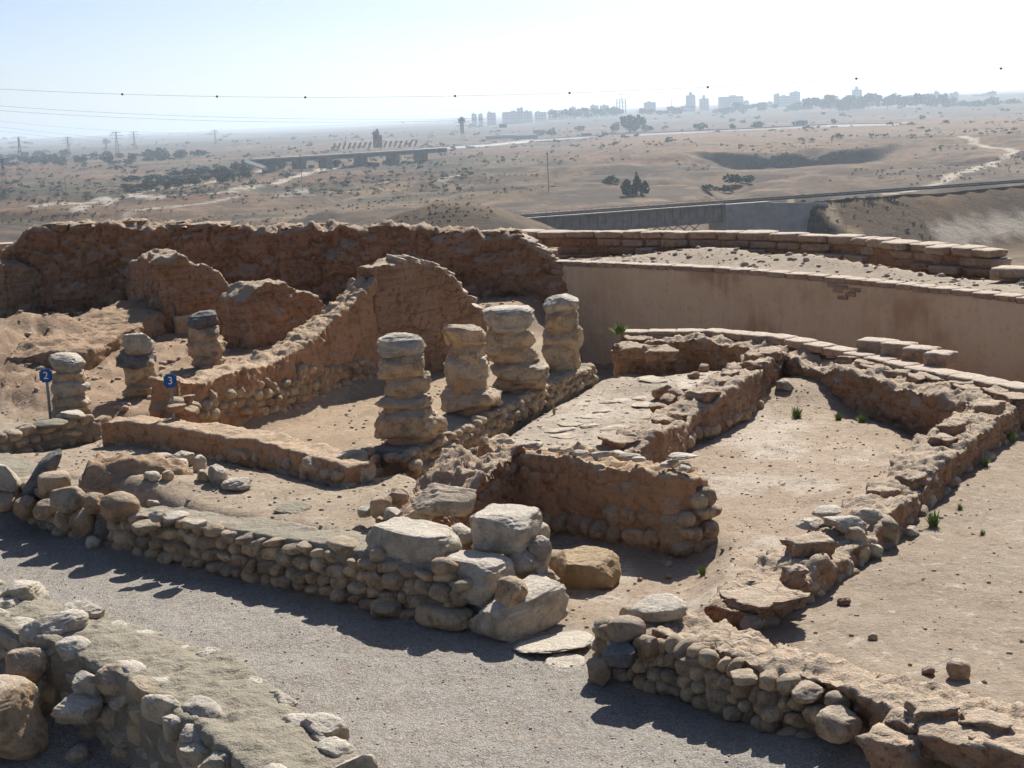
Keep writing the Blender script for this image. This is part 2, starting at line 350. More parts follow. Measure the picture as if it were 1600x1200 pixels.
def gz(x, y): return float(np.interp(math.hypot(x, y), rad, zcols(math.atan2(x, y))))
ii = np.arange(nr - 1)[:, None] * na + np.arange(na)[None, :]; jj = np.roll(ii, -1, 1)
quads = np.stack([ii, jj, jj + na, ii + na], -1).reshape(-1, 4)
gv = np.stack([gx, gy, gzv], 1); cidx = len(gv)
gme = bpy.data.meshes.new('ground'); nq = len(quads)
gme.vertices.add(len(gv)); gme.vertices.foreach_set('co', gv.astype(np.float32).ravel())
gme.loops.add(nq * 4); gme.loops.foreach_set('vertex_index', quads[:, ::-1].astype(np.int32).ravel())
gme.polygons.add(nq); gme.polygons.foreach_set('loop_start', np.arange(0, nq * 4, 4, dtype=np.int32)); gme.polygons.foreach_set('loop_total', np.full(nq, 4, np.int32))
gme.polygons.foreach_set('use_smooth', np.ones(nq, bool)); gme.update(calc_edges=True); gme.validate()
# ground cover colours (what lies there: gravel, dust, fields, scrub)
gp = xy0(gx, gy); dist = np.hypot(gx, gy)
near = dist < 75
col = np.zeros((len(gx), 3)); col[:] = (0.44, 0.345, 0.25)
gravel = np.zeros(len(gx)); pale = np.zeros(len(gx))
nx_, ny_ = gx[near], gy[near]; np_ = gp[near]
street = sd_poly(nx_, ny_, FRONT + [(0.25, 14.9), (0.75, 13.9), (0.6, 13.2), (1.92, 11.6), (5, 8), (6, 3), (-12, 3), (-14, 20)])
gravel[near] = sstep(-0.25, 0.25, street + 0.35 * fbm(np_ * 1.3, 3, 70))
cN = col[near]
def reg_col(poly, c, w=0.5, amp=0.4):
    k = sstep(-w, w, sd_poly(nx_, ny_, poly) + amp * fbm(np_ * 0.9, 3, 71))[:, None]
    return cN * (1 - k) + np.array(c) * k
cN = reg_col(REG[1][0], (0.47, 0.37, 0.275)); cN = reg_col(REG[3][0], (0.50, 0.43, 0.345)); cN = reg_col(REG[4][0], (0.45, 0.335, 0.225))
cN = reg_col(REG[5][0], (0.45, 0.36, 0.265)); cN = reg_col(REG[6][0], (0.37, 0.25, 0.16)); cN = reg_col(REG[0][0], (0.43, 0.35, 0.265)); cN = reg_col(REG[8][0], (0.42, 0.355, 0.285))
cN = cN * 0.88; gr = gravel[near][:, None]; cN = cN * (1 - gr) + np.array((0.30, 0.277, 0.243)) * gr
cN = cN * (1 + 0.16 * fbm(np_ * 0.7, 4, 72))[:, None] * (1 + 0.10 * fbm(np_ * 4, 3, 73))[:, None]
pl = sstep(0.12, 0.4, fbm(np_ * np.array([1.1, 1.1, 1]), 4, 74)) * sstep(0, 0.8, sd_poly(nx_, ny_, REG[1][0])) + 0.8 * sstep(0.0, 0.3, fbm(np_ * 1.6, 4, 75)) * sstep(0, 0.5, sd_poly(nx_, ny_, REG[3][0]))
pl = np.clip(pl, 0, 1)[:, None]; cN = cN * (1 - 0.65 * pl) + np.array((0.60, 0.535, 0.45)) * 0.65 * pl
weed = (sstep(0.15, 0.45, fbm(np_ * 0.55, 4, 76)) * sstep(0, 2.5, sd_poly(nx_, ny_, REG[0][0])))[:, None]; cN = cN * (1 - 0.5 * weed) + np.array((0.38, 0.31, 0.17)) * 0.5 * weed
F = ~near; fx, fy, fp, fd = gx[F], gy[F], gp[F], dist[F]
cF = np.zeros((len(fx), 3)); cF[:] = (0.37, 0.285, 0.205)
def blend(c, k, a): return c * (1 - k[:, None]) + np.array(a) * k[:, None]
cell = vnoise(np.stack([np.floor(fx / 130 + 0.4 * fy / 260), np.floor(fy / 210), fx * 0], 1) * 7.31, 80)
cF = blend(cF, sstep(0.08, 0.16, fbm(fp / 170, 4, 81)), (0.46, 0.30, 0.165)); cF = blend(cF, sstep(0.12, 0.22, fbm(fp / 75, 5, 82)), (0.66, 0.56, 0.43))
cF = blend(cF, 0.8 * sstep(0.0, 0.22, fbm(fp / 55, 5, 83, 0.6)) * sstep(2500, 700, fd), (0.17, 0.135, 0.075))
cF = blend(cF, 0.8 * sstep(-0.05, 0.1, cell) * sstep(700, 1000, fd), (0.47, 0.275, 0.15)); cF = blend(cF, 0.75 * sstep(0.2, 0.35, -cell) * sstep(900, 1200, fd), (0.20, 0.18, 0.11))
cF = blend(cF, 0.7 * sstep(0.10, 0.25, fbm(fp / np.array([700, 260, 1]), 4, 85)) * sstep(1400, 2200, fd), (0.13, 0.13, 0.085))
pit = sstep(12, -2, np.abs((fy - 930) - 0.10 * (fx - 185) ** 2 / 9) - 8) * sstep(75, 45, np.abs(fx - 185)); cF = blend(cF, 0.9 * pit, (0.20, 0.12, 0.075))
rightf = sstep(60, 120, fx) * sstep(930, 990, fy) * sstep(2200, 1700, fy); cF = blend(cF, 0.9 * rightf * sstep(-0.35, -0.15, fbm(fp / np.array([260, 90, 1]), 4, 89)), (0.62, 0.46, 0.31)); cF = blend(cF, 0.85 * sstep(2300, 2900, fd) * sstep(-0.35, 0.05, fbm(fp / np.array([500, 160, 1]), 4, 90)) * sstep(9000, 6000, fd), (0.16, 0.15, 0.10))
leftf = np.exp(-(((fx + 165) / 70) ** 2 + ((fy - 640) / 95) ** 2)); cF = blend(cF, sstep(0.35, 0.5, leftf + 0.1 * fbm(fp / 40, 3, 84)), (0.46, 0.33, 0.19))
knoll = np.exp(-(((fx + 9) / 40) ** 2 + ((fy - 262) / 55) ** 2)); cF = blend(cF, sstep(0.3, 0.6, knoll), (0.40, 0.345, 0.275))
def path(pts, w, c):
    global cF
    cF = blend(cF, sstep(w * 1.25, w * 0.75, sd_line(fx, fy, pts)), c)
cF = blend(cF, 0.65 * sstep(0.05, 0.18, fbm(fp / 17, 4, 91, .6)) * sstep(1500, 800, fd), (0.15, 0.12, 0.065)); cF = blend(cF, 0.5 * sstep(0.12, 0.25, fbm(fp / 24, 4, 92, .6)) * sstep(1800, 900, fd), (0.72, 0.60, 0.46))
ea, eb = rail_line(0), rail_line(1); ed = (eb - ea).normalized(); es = (fx - ea.x) * ed.x + (fy - ea.y) * ed.y; eq = np.abs(-(fx - ea.x) * ed.y + (fy - ea.y) * ed.x); cF = blend(cF, 0.75 * sstep(45, 60, es) * sstep(34, 22, eq), (0.40, 0.29, 0.16))
belt = sstep(0.0, 0.2, fbm(fp / np.array([160, 60, 1]), 4, 88)) * sstep(560, 700, fd) * sstep(1900, 1300, fd) * sstep(60, -60, fx - 0.0 * fy); cF = blend(cF, 0.8 * belt, (0.13, 0.18, 0.075))
scarp = sstep(0.35, 0.6, np.abs(np.gradient(gzv.reshape(nr, na), rad, axis=0).ravel()[F])); cF = blend(cF, 0.75 * scarp, (0.24, 0.155, 0.10))
cF *= (0.22 * (1 + 0.28 * fbm(fp / 14, 4, 86)) * (1 + 0.18 * fbm(fp / 4, 3, 87)))[:, None]; cF *= np.array((1.22, 0.98, 0.74))
def hitp(u, v):
    d = at(u, v, EYE - 1.0); zc = zcols(math.atan2(d.x, d.y)); g = math.hypot(d.x, d.y); m = (zc > EYE - rad / g) & (rad > 80)
    i = int(np.argmax(m)) if m.any() else len(rad) - 1
    return (d.x / g * rad[i], d.y / g * rad[i])
for pts_, w_, c_ in ((((1390, 304), (1430, 298), (1480, 284), (1530, 262), (1570, 246), (1588, 238)), 2.6, (.40, .34, .26)), (((1588, 238), (1575, 233), (1540, 230), (1522, 224), (1505, 213)), 3.2, (.40, .34, .26)),
        (((-40, 340), (60, 322), (160, 312), (240, 308), (330, 302), (400, 290), (520, 264)), 4.0, (.38, .33, .27)), (((200, 335), (330, 316), (470, 303), (600, 286), (720, 274)), 2.5, (.36, .31, .245)), (((120, 330), (220, 300), (330, 285), (420, 262)), 3.0, (.36, .31, .25)),
        (((1480, 380), (1560, 362), (1640, 352)), 4.0, (.38, .32, .25)), (((1235, 318), (1300, 350), (1340, 372)), 1.2, (.30, .22, .13))):
    path([hitp(*q) for q in pts_], w_, c_)
col[near] = cN; col[F] = cF
fade = sstep(60, 75, dist)[:, None]; col = np.clip(col, 0.02, 0.9)
attrc(gme, 'cover', col); attr(gme, 'gravel', gravel); attr(gme, 'site', sstep(70, 50, dist))
t = NT('ground_cover'); p = t.vec()
ca = t.n('Attribute', attribute_name='cover').outputs['Color']; ga = t.n('Attribute', attribute_name='gravel').outputs['Fac']; sa = t.n('Attribute', attribute_name='site').outputs['Fac']
n1 = t.noise(p, 7, 5, 0.65); n2 = t.noise(p, 45, 4, 0.7); vo = t.voro(p, 75, 'F1', 'Color'); sp = t.n('SeparateColor'); t.t.links.new(vo, sp.inputs[0]); vr = sp.outputs[0]
vd = t.voro(p, 75); v2 = t.voro(p, 17, 'F1', 'Color'); sp2 = t.n('SeparateColor'); t.t.links.new(v2, sp2.inputs[0])
c = t.mix(t.math('MULTIPLY', sa, t.ramp(n1, 0.42, 0.7, 0, 0.45)), ca, (0.30, 0.21, 0.14)); c = t.mix(t.math('MULTIPLY', sa, t.ramp(n2, 0.52, 0.75, 0, 0.5)), c, (0.58, 0.50, 0.41))
st = t.noise(p, 1.7, 6, 0.7, 0.5); c = t.mix(t.math('MULTIPLY', sa, t.ramp(st, 0.46, 0.66, 0, 0.5)), c, (0.30, 0.225, 0.155)); c = t.mix(t.math('MULTIPLY', sa, t.ramp(t.noise(p, 4.2, 6, 0.75, 1.0), 0.55, 0.66, 0, 0.55)), c, (0.60, 0.52, 0.425))
spk = t.mix(vr, (0.13, 0.118, 0.105), (0.46, 0.43, 0.385)); c = t.mix(t.math('MULTIPLY', ga, 0.6), c, spk)
far = t.math('SUBTRACT', 1.0, sa); f1 = t.noise(p, 0.16, 9, 0.78, 0.6); f2 = t.noise(p, 0.035, 6, 0.7, 0.8)
c = t.mix(t.math('MULTIPLY', far, t.ramp(f1, 0.47, 0.60, 0, 0.72)), c, t.mix(1.0, c, (0.36, 0.35, 0.30), 'MULTIPLY')); c = t.mix(t.math('MULTIPLY', far, t.ramp(f2, 0.54, 0.66, 0, 0.4)), c, t.mix(1.0, c, (1.7, 1.62, 1.55), 'MULTIPLY'))
c = t.mix(t.math('MULTIPLY', sa, t.ramp(sp2.outputs[1], 0.86, 0.9, 0, 0.35)), c, (0.22, 0.16, 0.11))
b = t.bump(n1, 0.5, 0.07); b = t.bump(t.noise(p, 19, 5, 0.75, 0.8), t.math('SUBTRACT', 0.7, t.math('MULTIPLY', ga, 0.5)), 0.04, b); b = t.bump(n2, 0.6, 0.02, b); b = t.bump(t.math('MULTIPLY', vd, t.math('ADD', ga, 0.15)), 0.6, 0.012, b); b = t.bump(t.noise(p, 0.35, 6, 0.75), t.math('SUBTRACT', 0.6, t.math('MULTIPLY', sa, 0.55)), 0.9, b)
gme.materials.append(t.done(c, b))
ground = put('ground', gme); tag(ground, kind='structure')
tag(ground, 'dusty tan ground of the excavated mound running out to the plain', 'ground')

# ------------------------------------------------------------------ ruined wall builder
def prism(stations, closed_base=True):
    """stations: (x, y, z_base, z_top, width_left, width_right)"""
    bm = bmesh.new(); rows = []
    pts = [Vector(s[:2]) for s in stations]
    for i, s in enumerate(stations):
        a = pts[max(0, i - 1)]; b = pts[min(len(pts) - 1, i + 1)]; d = (b - a).normalized(); n = Vector((-d.y, d.x))
        if 0 < i < len(pts) - 1:
            d1 = (pts[i] - pts[i - 1]).normalized(); k = 1 / max(0.5, abs(d1.dot(d)))
        else: k = 1
        l = pts[i] + n * s[4] * k; r = pts[i] - n * s[5] * k
        rows.append([bm.verts.new((l.x, l.y, s[2])), bm.verts.new((l.x, l.y, s[3])), bm.verts.new((r.x, r.y, s[3])), bm.verts.new((r.x, r.y, s[2]))])
    for a, b in zip(rows, rows[1:]):
        for j in range(4): bm.faces.new((a[j], a[(j + 1) % 4], b[(j + 1) % 4], b[j]))
    bm.faces.new(rows[0][::-1]); bm.faces.new(rows[-1]); bmesh.ops.recalc_face_normals(bm, faces=bm.faces)
    return bm
def remeshed(name, bm, voxel, smooth=4):
    me = bpy.data.meshes.new('tmp'); bm.to_mesh(me); bm.free(); o = bpy.data.objects.new('tmp', me); COL.objects.link(o)
    m = o.modifiers.new('r', 'REMESH'); m.mode = 'VOXEL'; m.voxel_size = voxel
    if smooth: s = o.modifiers.new('s', 'SMOOTH'); s.iterations = smooth; s.factor = 0.5
    dg = bpy.context.evaluated_depsgraph_get(); out = bpy.data.meshes.new_from_object(o.evaluated_get(dg)); out.name = name
    bpy.data.objects.remove(o); bpy.data.meshes.remove(me)
    out.polygons.foreach_set('use_smooth', np.ones(len(out.polygons), bool)); return out
def along(x, y, line):
    best = np.full(x.shape, 1e9); s = np.zeros(x.shape); acc = 0
    for i in range(len(line) - 1):
        ax, ay = line[i][:2]; bx, by = line[i + 1][:2]; ex, ey = bx - ax, by - ay; L = math.hypot(ex, ey)
        t = np.clip(((x - ax) * ex + (y - ay) * ey) / (L * L), 0, 1); d = (x - ax - ex * t) ** 2 + (y - ay - ey * t) ** 2
        m = d < best; best = np.where(m, d, best); s = np.where(m, acc + t * L, s); acc += L
    return s
def weather(me, line, zb, zt, seed, big=0.06, mid=0.03, fine=0.012, erode=0.25, course=0.0, blen=0.45, strata=0.01, crumble=0.0):
    c = co_get(me); n = no_get(me); s = along(c[:, 0], c[:, 1], line)
    zbv = np.interp(s, zb[0], zb[1]); ztv = np.interp(s, zt[0], zt[1]); k = np.clip((c[:, 2] - zbv) / np.maximum(ztv - zbv, 0.05), 0, 1.2)
    fl = np.stack([c[:, 0], c[:, 1], np.zeros(len(c))], 1)
    q1 = np.clip(0.5 + 0.9 * fbm(fl * 2.1, 4, seed + 1), 0, 1); drop = erode * (ztv - zbv) * (0.6 * np.floor(q1 * 4 + 0.6 * vnoise(fl * 9, seed + 2)) / 4 + 0.25 * q1)
    d = big * fbm(c * 1.7, 3, seed) + mid * fbm(c * 5.5, 3, seed + 3) + fine * fbm(c * 19, 3, seed + 5)
    d += strata * vnoise(np.stack([c[:, 0] * 1.2, c[:, 1] * 1.2, c[:, 2] * 16], 1), seed + 8)
    if course > 0:
        row = np.floor(c[:, 2] / course); fz = np.abs(c[:, 2] / course - row - 0.5) * 2; fs = np.abs(((s / blen + 0.5 * (row % 2)) % 1) - 0.5) * 2
        side = 1 - np.clip(np.abs(n[:, 2]) * 1.6, 0, 1); msk = sstep(-0.25, 0.25, fbm(c * 1.1, 3, seed + 9))
        jit = _h(row.astype(np.int64), np.floor(s / blen + 0.5 * (row % 2)).astype(np.int64), np.zeros(len(s), np.int64), seed) - 0.5
        d += side * msk * (0.03 * jit - 0.022 * np.maximum(sstep(0.80, 0.98, fz), sstep(0.93, 1.0, fs)))
    if crumble > 0:
        q = fbm(c * 2.6, 5, seed + 12, 0.62); st_ = np.floor(q * 5 + 0.35 * vnoise(c * 14, seed + 15)) / 5; d += crumble * (1.1 * st_ + 0.4 * q) * (0.5 + 0.5 * k)
        d -= crumble * 0.9 * sstep(0.1, 0.02, np.abs(fbm(c * 1.9, 4, seed + 18))) * (1 - np.clip(np.abs(n[:, 2]), 0, 1))
    c += n * d[:, None]; c[:, 2] -= drop * sstep(0.25, 1.0, k)
    co_set(me, c)
def cum(line):
    s = [0]
    for a, b in zip(line, line[1:]): s.append(s[-1] + math.hypot(b[0] - a[0], b[1] - a[1]))
    return s
def core(name, st, mat, parent, voxel=0.035, smooth=3, seed=1, base_drop=0.25, **kw):
    """st: (x, y, z_base, z_top, wl, wr)"""
    st2 = [(s[0], s[1], s[2] - base_drop, s[3], s[4], s[5]) for s in st]
    me = remeshed(name, prism(st2), voxel, smooth); L = [s[:2] for s in st]; cs = cum(L)
    weather(me, L, (cs, [s[2] for s in st]), (cs, [s[3] for s in st]), seed, **kw)
    me.materials.append(mat)
    return put(name, me, parent, wloc(parent) * 0 if parent else None)

# ------------------------------------------------------------------ stones
def rock_mesh(name, sub, seed, power=0.85, cuts=5, depth=(0.72, 0.95), n1=0.12, n2=0.06, n3=0.0, mat=None, flat_top=None, strata=0.0):
    r = random.Random(seed); bm = bmesh.new(); bmesh.ops.create_icosphere(bm, subdivisions=sub, radius=1)
    me = bmesh_to(name, bm, mat, True); p = co_get(me)
    p = np.sign(p) * np.abs(p) ** power
    for _ in range(cuts):
        v = np.array([r.gauss(0, 1) for _ in range(3)]); v /= np.linalg.norm(v); d = r.uniform(*depth); e = p @ v - d
        p = p - np.where(e > 0, e * 0.85, 0)[:, None] * v
    if flat_top is not None: p[:, 2] = np.where(p[:, 2] > flat_top, flat_top + (p[:, 2] - flat_top) * 0.2, p[:, 2])
    nn = p / np.maximum(np.linalg.norm(p, axis=1, keepdims=True), 1e-6)
    p = p + nn * (n1 * fbm(p * 1.3 + seed, 3, seed) + n2 * fbm(p * 4 + seed, 3, seed + 3) + (n3 * fbm(p * 11 + seed, 3, seed + 5) if n3 else 0))[:, None]
    if strata: p[:, :2] *= (1 + strata * fbm(np.stack([p[:, 0] * .7, p[:, 1] * .7, p[:, 2] * 5], 1) + seed, 3, seed + 8, .6))[:, None]
    p /= np.max(np.abs(p), axis=0); co_set(me, p); return me
COBS = [rock_mesh('cobble', 3, 100 + k, 0.72 + 0.02 * (k % 9), 4 + k % 4, (0.70, 0.96), 0.16, 0.06, mat=COBB) for k in range(18)]
ANGS = [rock_mesh('rubble_stone', 3, 200 + k, 0.75, 7, (0.6, 0.9), 0.10, 0.05, mat=COBB) for k in range(8)]
LIMS = [rock_mesh('limestone', 4, 300 + k, 0.65, 7, (0.62, 0.92), 0.12, 0.09, 0.03, mat=LIME) for k in range(8)]
FLAG = mat_plain('flagstone', (.50, .425, .335), .22, 9, .4, .9, .02)
FLAGS = []
for m_ in LIMS: m2 = m_.copy(); m2.materials.clear(); m2.materials.append(FLAG); FLAGS.append(m2)
def brick_mesh(name, seed, mat, n1=0.05, n2=0.04, sub=3):
    r = random.Random(seed); bm = bmesh.new(); bmesh.ops.create_cube(bm, size=2)
    bmesh.ops.subdivide_edges(bm, edges=bm.edges[:], cuts=sub, use_grid_fill=True)
    me = bmesh_to(name, bm, mat, True); p = co_get(me); q = np.abs(p).max(1); l4 = (np.abs(p) ** 14).sum(1) ** (1 / 14)
    p = p * (q / l4)[:, None]
    p += np.stack([n1 * fbm(p * 1.2 + seed + 9 * k, 2, seed + k) for k in range(3)], 1) + n2 * np.stack([fbm(p * 4 + 5 * k, 2, seed + 7 + k) for k in range(3)], 1)
    co_set(me, p); return me
BRK = [brick_mesh('brick', 400 + k, BRICK, 0.09, 0.08, 5) for k in range(10)]
RBRK = [brick_mesh('brick', 430 + k, MUDR, 0.22, 0.12, 5) for k in range(8)]
MBRK = [brick_mesh('brick', 460 + k, MUD, 0.34, 0.22, 6) for k in range(8)]

def stone(parent, me, pos, size, rz=0.0, tilt=(0, 0), name=None):
    return put(name or 'stone', me, parent, pos, (tilt[0], tilt[1], rz), (size[0] / 2, size[1] / 2, size[2] / 2))
def face_stones(parent, line, zb, zt, side, protos, size=(0.16, 0.34), hh=(0.13, 0.2), depth=0.26, prob=1.0, proud=0.25, seed=0, tilt=0.25, zfun=None, s0=0.0, s1=None, taper=0.0):
    """courses of stones along a wall face; side = +1 when outward is to the right of the line"""
    r = random.Random(seed); cs = cum(line); tot = cs[-1] if s1 is None else s1; n = 0
    z = 0.0; rowh = r.uniform(*hh); H = lambda s: float(np.interp(s, cs, zt)); B = lambda s: float(np.interp(s, cs, zb))
    hmax = max(zt[i] - zb[i] for i in range(len(zt))); row = 0
    while z < hmax - 0.04:
        s = s0 + r.uniform(-0.12, 0.05)
        while s < tot:
            w = r.uniform(*size) * (1.25 if r.random() < 0.12 else 1) * (0.75 if r.random() < 0.2 else 1); sm = s + w / 2; s += w * 0.95
            if sm > tot: break
            b, h = B(sm), H(sm); zc = b + z + rowh / 2 + r.uniform(-0.03, 0.03)
            if zc + rowh * 0.35 > h or r.random() > prob: continue
            i = max(0, min(len(cs) - 2, int(np.searchsorted(cs, sm)) - 1)); a, c = Vector(line[i][:2]), Vector(line[i + 1][:2]); d = (c - a).normalized()
            p = a + d * (sm - cs[i]); nrm = Vector((d.y, -d.x)) * side; dp = depth * r.uniform(0.8, 1.2)
            p = p - nrm * (dp * (0.5 - proud) + taper * (zc - b)) + nrm * r.uniform(-0.03, 0.03)
            stone(parent, r.choice(protos), (p.x, p.y, zc), (w * 1.06, dp, rowh * r.uniform(0.95, 1.25)), math.atan2(d.y, d.x) + r.uniform(-0.2, 0.2) + (math.pi if r.random() < 0.5 else 0), (r.uniform(-tilt, tilt), r.uniform(-tilt, tilt)), 'stone'); n += 1
        z += rowh * 0.93; rowh = r.uniform(*hh); row += 1
    return n
def vcol(v3): return (v3[0], v3[1])
def block(parent, u, v, z, w, h, dpt, rz, seed, mat, name='stone', sub=5, power=0.6, cuts=9, tilt=(0, 0), n1=0.07, n2=0.06, n3=0.04, depth=(0.58, 0.92), flat_top=None, label=None, xc=None):
    """one individually shaped boulder; (u, v) its middle in the survey photo, z its middle height, sizes in metres"""
    me = rock_mesh(name, sub, seed, power, cuts + (4 if mat is LIME and xc is None else 0), depth, n1, n2, n3, mat, flat_top, .10 if mat in (LIME, DRUM) else 0.0); p = at(u, v, z)
    o = stone(parent, me, p, (w, dpt, h), rz, tilt, name)
    if label: o['label'] = label
    return o

# ------------------------------------------------------------------ front cobble wall along the street
w1 = empty('cobble_wall', (-3.5, 17.3, 0), 'long cobble wall with a limestone block corner along the gravel street', 'wall')
FC = offs(FRONT, 0.30)
zt1 = [0.62, 0.62, 0.50, 0.60, 0.62]
core('wall_core', [(p.x, p.y, 0.0, zt1[i], 0.30, 0.225) for i, p in enumerate([*FC[:-1], FC[-1].lerp(FC[-2], 0.30)])], CAPM, w1, 0.035, 3, 11, big=0.03, mid=0.014, fine=0.010, erode=0.05)
face_stones(w1, FRONT, [0.02, 0.02, 0.0, 0.0, 0.0], [0.66, 0.66, 0.56, 0.68, 0.70], 1, COBS, (0.15, 0.31), (0.12, 0.18), 0.30, 0.98, 0.20, 21, 0.30, s1=cum(FRONT)[-1] - 0.35)
# boulders of the corner
WD = math.atan2(-0.65, 0.76)                              # direction of the street wall
block(w1, 650, 846, 0.70, 1.12, 0.44, 0.66, WD + 0.05, 31, LIME, power=0.5, cuts=5, depth=(.78, 1.0), flat_top=0.75, xc=1)
block(w1, 793, 826, 0.80, 0.66, 0.46, 0.66, WD + 0.3, 32, LIME, power=0.38, cuts=3, depth=(.85, 1.1), flat_top=0.8, xc=1)
block(w1, 738, 903, 0.44, 0.84, 0.48, 0.66, WD + 0.1, 33, LIME, power=0.55, cuts=6, depth=(.75, 1.0), xc=1)
block(w1, 812, 953, 0.20, 0.60, 0.46, 1.05, WD - 0.15, 34, LIME, power=0.40, cuts=4, tilt=(0.12, 0.0), depth=(.82, 1.05), xc=1)
block(w1, 798, 926, 0.46, 0.34, 0.32, 0.36, 0.6, 35, COBB, power=0.85, cuts=4, tilt=(0.2, 0.3))
block(w1, 693, 962, 0.12, 0.72, 0.24, 0.40, WD, 36, COBB, power=0.75, cuts=6)
block(w1, 845, 868, 0.55, 0.26, 0.40, 0.34, 0.5, 37, LIME, cuts=6)
block(w1, 852, 910, 0.30, 0.22, 0.26, 0.3, 0.2, 38, COBB, cuts=5)
block(w1, 838, 897, 0.36, 0.30, 0.34, 0.4, 0.9, 39, LIME, cuts=6)
block(w1, 604, 950, 0.10, 0.3, 0.22, 0.3, WD, 40, COBB, cuts=5)
block(w1, 640, 915, 0.30, 0.28, 0.22, 0.3, WD, 41, COBB, cuts=5)
block(w1, 592, 905, 0.34, 0.30, 0.24, 0.3, WD, 42, COBB, cuts=5)
block(w1, 640, 883, 0.50, 0.32, 0.2, 0.3, WD, 43, COBB, cuts=5)
block(w1, 694, 784, 0.96, 0.70, 0.44, 0.30, 0.1, 44, DRUM, power=0.6, cuts=9, tilt=(-0.75, 0.15), depth=(.5, .85), xc=1)
for k, (u, v, z, w, h, m_) in enumerate(((705, 915, .30, .5, .3, COBB), (700, 880, .55, .4, .26, COBB), (815, 878, .50, .40, .30, LIME), (748, 848, .60, .34, .24, COBB), (835, 840, .66, .36, .34, LIME), (720, 838, .7, .3, .26, LIME), (868, 880, .3, .3, .26, COBB), (660, 930, .22, .3, .24, COBB), (755, 975, .1, .3, .2, COBB))):
    block(w1, u, v, z, w, h, w, WD + .3 * k, 700 + k, m_, sub=4, cuts=6)
for k, (u, v, z, w, h) in enumerate(((596, 792, .78, .26, .24), (570, 800, .72, .18, .14), (620, 778, .82, .24, .16), (612, 803, .76, .2, .14), (655, 805, .78, .3, .16), (750, 815, .72, .24, .2), (725, 790, .8, .3, .18))):
    block(w1, u, v, z, w, h, w, k, 60 + k, LIME if k % 2 else COBB, sub=4, cuts=5)
# big river boulders of the left end
for k, (u, v, z, w, h, m, tl) in enumerate(((105, 779, .60, .46, .34, COBB, .1), (146, 786, .58, .34, .28, COBB, 0), (188, 793, .58, .48, .38, COBB, .15), (72, 796, .42, .32, .28, COBB, 0), (40, 792, .34, .3, .3, COBB, .2),
        (8, 748, .62, .42, .42, LIME, 0), (2, 782, .36, .4, .3, COBB, 0), (130, 815, .34, .34, .36, COBB, .3), (100, 812, .30, .26, .3, COBB, .3), (165, 826, .25, .28, .30, GREY, .2), (200, 838, .2, .38, .32, COBB, 0.5), (85, 755, .66, .42, .30, MORT, 0), (228, 822, .48, .34, .14, COBB, 0), (272, 806, .64, .34, .1, LIME, .1), (305, 818, .62, .28, .1, LIME, .1), (245, 806, .66, .2, .14, LIME, 0))):
    block(w1, u, v, z, w, h, w * 0.9, WD + 0.1 * k, 80 + k, m, sub=4, power=0.85 if m is COBB else 0.6, cuts=4, tilt=(0, tl))
block(w1, 64, 745, .66, .24, .88, .34, 0.3, 120, GREY, sub=5, power=0.8, cuts=5, tilt=(0.1, 0.62), label='dark grey slab leaning against the wall end')

# ------------------------------------------------------------------ porch walls (L-shaped)
w9 = empty('plaster_wall', (0.8, 18, 0.2), 'broken L-shaped mud wall with plaster face round the shaded porch', 'wall')
c9 = [(W9A[0] - 0.25, W9A[1] - 0.55, 0.45, 0.80, 0.3, 0.3), (W9A[0], W9A[1], 0.0, 0.84, 0.50, 0.33), (W9A[0] * 0.5 + W9C[0] * 0.5, W9A[1] * 0.5 + W9C[1] * 0.5, 0.0, 0.94, 0.55, 0.32), (W9C[0], W9C[1], 0.0, 1.04, 0.50, 0.32)]
core('side_wall', c9, MUDR, w9, 0.03, 3, 51, big=0.10, mid=0.06, fine=0.02, erode=0.35, crumble=0.09)
d9 = (Vector(W9E) - Vector(W9C)).normalized(); n9 = Vector((d9.y, -d9.x))
f9 = [(W9C[0] - d9.x * 0.25, W9C[1] - d9.y * 0.25, 0.0, 1.06, 0.25, 0.25), (W9C[0] * .5 + W9E[0] * .5, W9C[1] * .5 + W9E[1] * .5, 0.0, 1.04, 0.25, 0.25), (W9E[0] - d9.x * 0.12, W9E[1] - d9.y * .12, 0.0, 1.03, 0.25, 0.25), (W9E[0] + d9.x * 0.10, W9E[1] + d9.y * .10, 0.0, 0.98, 0.15, 0.15)]
core('front_wall', f9, ORANGE, w9, 0.028, 3, 53, big=0.07, mid=0.035, fine=0.015, erode=0.22, strata=0.008, crumble=0.035)
fl9 = [(Vector(p[:2]) + n9 * 0.27) for p in f9]
face_stones(w9, fl9, [0.0] * 4, [0.40, 0.44, 0.56, 0.6], 1, COBS, (0.22, 0.42), (0.17, 0.26), 0.3, 0.92, 0.24, 23, 0.3)
ee = Vector(f9[-1][:2]); face_stones(w9, [ee + n9 * .25, ee + d9 * .12, ee - n9 * .25], [0.0] * 3, [.8, .85, .8], 1, COBS, (.2, .32), (.16, .22), .28, 1, .25, 231)
for k, (u, v, z, w, h) in enumerate(((890, 755, .42, .56, .40), (1070, 852, .10, .50, .20), (1060, 824, .28, .42, .22), (1097, 805, .40, .24, .26), (1102, 770, .62, .2, .26), (1092, 832, .24, .26, .2), (1100, 850, .1, .22, .2), (1040, 790, .48, .5, .28), (1003, 795, .40, .26, .26))):
    block(w9, u, v, z, w, h, w * 0.8, k, 140 + k, COBB, sub=4, power=0.85, cuts=4)
p = at(1090, 716, 1.09); block(w9, 1068, 713, 1.085, .36, .06, .26, -0.6, 151, LIME, sub=4)
